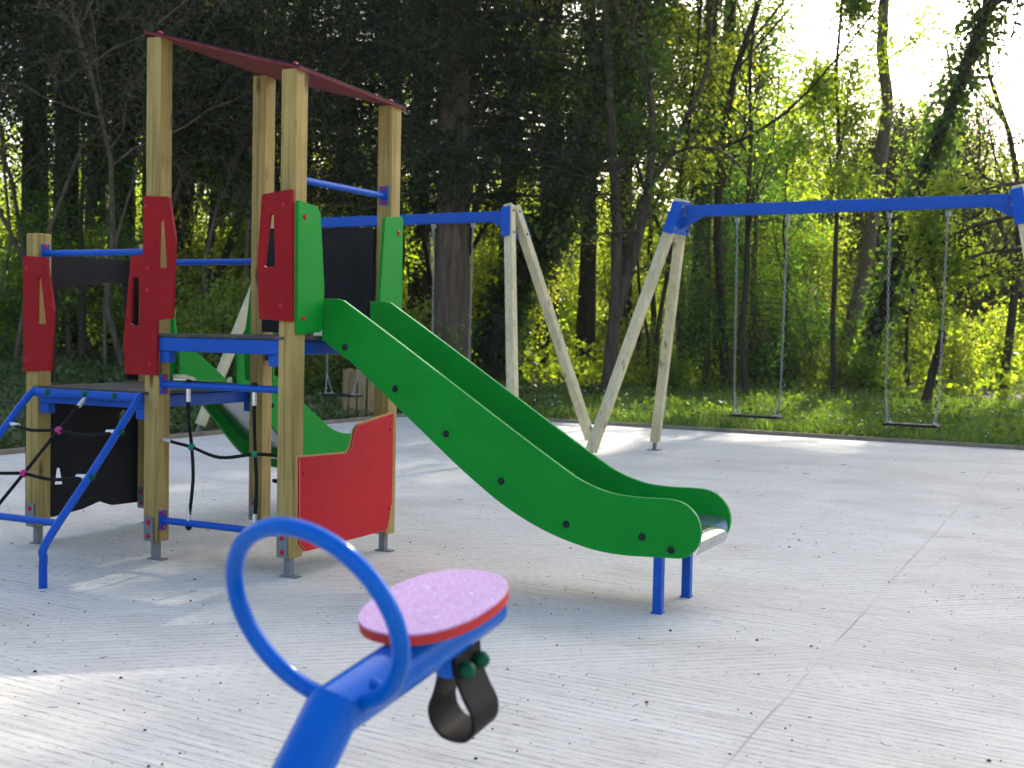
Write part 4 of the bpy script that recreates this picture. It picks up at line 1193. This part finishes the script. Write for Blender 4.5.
# the pine at the right edge, open and drooping
pn = proto_conifer(24, 11, .17, 2.6, 3.1, 'dark', 15, .16, .24, 'pine_tree', 'bark', .5, .4, .13, .35)
place(pn, True, foot(1085, 19), 1.0, 1.0, 'drooping dark pine reaching in at the right edge above the swing bracket', 'tree')
fe_ = [proto_conifer(31, 7.5, .12, .9, 2.8, 'feather', 17, .14, .22, 'feathery_conifer', 'bark', .22, .6, .24, br=.4),
       proto_conifer(32, 9.0, .14, 1.6, 3.6, 'feather', 17, .14, .22, 'feathery_conifer', 'bark', .22, .6, .26, br=.4)]
fu_ = [0, 0]
for px, Yd, s, k, lab in [(82, 22.5, .72, 0, 'soft green feathery conifer behind the leftmost tower post'), (752, 25.5, .64, 1, 'broad feathery green conifer over the left seat of the right swing'),
                     (706, 25.5, .62, 0, 'small feathery green conifer beside the right leg of the right swing'), (790, 33, .85, 1, 'feathery conifer against the sky left of the bare grey trunk')]:
    place(fe_[k], fu_[k] == 0, foot(px, Yd), rp.uniform(0, 6), s, lab, 'tree'); fu_[k] += 1
und = [proto_sapling(41, 6.0, 3, 2, .105, 'spring'), proto_sapling(42, 7.5, 2, 2, .105, 'spring', tmean=.45),
       proto_sapling(43, 5.0, 4, 2, .10, 'spring', tmean=.65), proto_sapling(44, 8.5, 1, 3, .10, 'mid', rr=.06, start=.3)]
uu = [0] * 4
rq = np.random.RandomState(50)
spots_u = [(738, 33), (765, 36), (785, 41), (712, 38)]
for i in range(66):
    px = rq.uniform(-60, 1090); Yd = rq.uniform(25, 32) if i < 7 else rq.uniform(35, 50)
    spots_u.append((px, Yd))
for px, Yd in spots_u:
    k = rq.choice(4, p=[.32, .25, .3, .13]); s = rq.uniform(.65, 1.05)
    Hh = [6.0, 7.5, 5.0, 8.5][k]
    if 770 < px < 985: s = min(s, ((331 - 150) / F * Yd + .6) / Hh)
    if (px, Yd) in spots_u[:4]: k, s = 3, 1.12
    left = px < 470
    lab = 'leafy yellow-green young tree among the dark trunks behind the tower' if left else 'leafy yellow-green young tree lit from behind beyond the swings'
    place(und[k], uu[k] == 0, foot(px, Yd), rq.uniform(0, 6), s, lab, 'tree', 'young trees behind the tower' if left else 'young trees beyond the swings'); uu[k] += 1
# grey twiggy thicket at the upper left
TH = dict(BROAD); TH['num'] = [0, 8, 8, 12]; TH['wob'] = .2; TH['up'] = [0, .02, .03, .05]
th = [proto_sapling(51, 8.8, 3, 2, .07, 'dark', 'paleb', 'twiggy_tree', TH, .2, .46, .05), proto_sapling(52, 8.0, 3, 2, .07, 'dark', 'paleb', 'twiggy_tree', TH, .2, .44, .045)]
tu = [0, 0]
for px, Yd, s, k in [(125, 21.5, 1.05, 0), (215, 22.5, 1.0, 1), (60, 22.5, 1.1, 1), (285, 23.5, 1.05, 0), (10, 21, .95, 0), (170, 24.5, 1.15, 1)]:
    place(th[k], tu[k] == 0, foot(px, Yd), rq.uniform(0, 6), s, 'twiggy grey thin-stemmed tree left of the tall posts, nearly leafless', 'tree', 'twiggy trees left of the tower'); tu[k] += 1
for px, Yd, s in [(800, 36, 1.0), (862, 40, 1.1), (915, 38, .95), (958, 34, .9), (770, 38, 1.05), (985, 41, 1.2)]:
    place(th[1], False, foot(px, Yd), rq.uniform(0, 6), s, 'thin twiggy tree with fine bare branches against the white sky at the right', 'tree', 'twiggy trees against the sky')
shr = [proto_shrub(61, 1.7, .9, 4, .09, 'spring'), proto_shrub(62, 1.3, 1.1, 4, .085, 'spring', tmean=.35), proto_shrub(63, 1.1, 1.0, 6, .075, 'mid'), proto_shrub(64, 2.2, .7, 4, .09, 'spring', tmean=.62)]
su = [0] * 4
for i in range(50):
    px = rq.uniform(-40, 1080); Yd = rq.uniform(23, 36) if px > 420 else rq.uniform(20, 31)
    k = rq.choice(4, p=[.3, .22, .28, .2]); s = rq.uniform(.6, 1.15)
    if i < 6: px, Yd, k, s = 25 + i * 42, 23.5 + (i % 3) * 1.3, (0, 3)[i % 2], 1.2
    left = px < 470
    lab = 'low leafy shrub on the shaded bank behind the tower' if left else 'low leafy shrub at the wood edge beyond the grass'
    place(shr[k], su[k] == 0, foot(px, Yd), rq.uniform(0, 6), s, lab, 'shrub', 'shrubs behind the tower' if left else 'shrubs beyond the grass'); su[k] += 1
# slim dark stems in the middle distance
stem = [None] * 3
for k in range(3):
    rs = np.random.RandomState(70 + k); w_ = Wood(); an = []
    grow(rs, w_, (0, 0, -.1), (rs.normal(0, .1), rs.normal(0, .1), 1), 9, .06 + .02 * k, 3, dict(BROAD, num=[0, 4, 4, 7], **{'from': [0, .3, .3, .4]}), an)
    stem[k] = tree_of('slim_tree', w_, M['darkbark'], lambda r: leaves(rs, an, 1, .2, .10, .6, .2, 'spring', r))
sn = [0] * 3
for i in range(46):
    px = rq.uniform(150, 1060); Yd = rq.uniform(22.5, 33); k = rq.randint(3); s = rq.uniform(.7, 1.1)
    if 770 < px < 985: s = min(s, ((331 - 120) / F * Yd + .6) / 9)
    left = px < 470
    place(stem[k], sn[k] == 0, foot(px, Yd), rq.uniform(0, 6), s, 'slim dark stemmed tree in the wood behind the tower' if left else 'slim dark stemmed tree in the sunlit wood beyond the swings', 'tree',
          'slim trees behind the tower' if left else 'slim trees beyond the swings'); sn[k] += 1
# more shrubs deeper in the wood
for i in range(34):
    px = rq.uniform(380, 1080) if i < 24 else rq.uniform(-30, 330); Yd = rq.uniform(31, 46); k = rq.choice([0, 1, 3]); s = rq.uniform(.9, 1.5)
    left = px < 470
    place(shr[k], False, foot(px, Yd), rq.uniform(0, 6), s, 'leafy shrub among the trunks well back in the wood behind the tower' if left else 'bright shrub among the trunks well back in the wood beyond the swings', 'shrub',
          'shrubs deep in the wood behind the tower' if left else 'shrubs deep in the wood beyond the swings')
rs = np.random.RandomState(95); n = 90000
Yd = rs.uniform(24, 60, n); px = rs.uniform(-80, 1110, n); Xw = (px - 512) / F * Yd
hh = .5 + .35 * np.sin(Xw * 1.3 + np.sin(Yd)) + .25 * np.sin(Yd * 1.1 - Xw * .6)
u_, v_ = pad_uv(Xw, Yd); kp = ((np.maximum(-u_, v_) > 7.5) | (u_ < -4)) & (hh > .1)
Cc = np.column_stack([Xw, Yd, gh(Xw, Yd) + rs.uniform(0, 1, n) * hh])[kp]; k_ = len(Cc); Ls = rs.uniform(.08, .20, k_)
Vv, Ff = kites(Cc, rnd_dir(rs, k_), Ls, Ls * .6, rnd_dir(rs, k_) + np.array([0, 0, .5]))
tag(np_mesh('undergrowth', Vv, Ff, M['spring'], None, False, np.repeat(np.clip(rs.normal(.4, .2, k_), 0, 1), 4)), 'low green undergrowth covering the woodland floor', 'undergrowth', None, 'stuff')
# far wood: one mass of foliage
rs = np.random.RandomState(90); n = 46000
Yd = rs.uniform(58, 72, n); px = rs.uniform(-150, 1170, n); Xw = (px - 512) / F * Yd
ttop = np.where((px > 770) & (px < 985), .165 + .02 * np.sin(px * .05), np.where(px > 560, .17, .23) + .03 * np.sin(px * .03))
zf = rs.beta(1.1, 1.5, n) * (ttop * Yd + 1.2)
blob = np.sin(Xw * .9 + zf * .7) + np.sin(Yd * .8 - zf * .9) + np.sin(Xw * .37 - Yd * .5)
kp = blob > -.9 
Cc = np.column_stack([Xw, Yd, gh(Xw, Yd) + zf])[kp]; k_ = len(Cc)
Ls = rs.uniform(.2, .5, k_)
Vv, Ff = kites(Cc, rnd_dir(rs, k_), Ls, Ls * .7, rnd_dir(rs, k_))
tag(np_mesh('far_wood', Vv, Ff, M['spring'], None, False, np.repeat(np.clip(rs.normal(.45, .2, k_), 0, 1), 4)), 'distant yellow-green wood behind the nearer trees', 'wood', None, 'stuff')

# hazy air in the backlit clearing
hz = MB(); hz.box((0, 60, 14), (300, 150, 34)); m, nt, b, o = new_mat('haze'); nt.nodes.remove(b)
pv = N(nt, 'ShaderNodeVolumePrincipled'); pv.inputs['Color'].default_value = (1, .97, .86, 1); pv.inputs['Density'].default_value = .0004; pv.inputs['Anisotropy'].default_value = .35
nt.links.new(pv.outputs[0], o.inputs['Volume'])
tag(hz.build('haze', m), 'thin hazy air over the playground and wood', None, None, 'stuff')
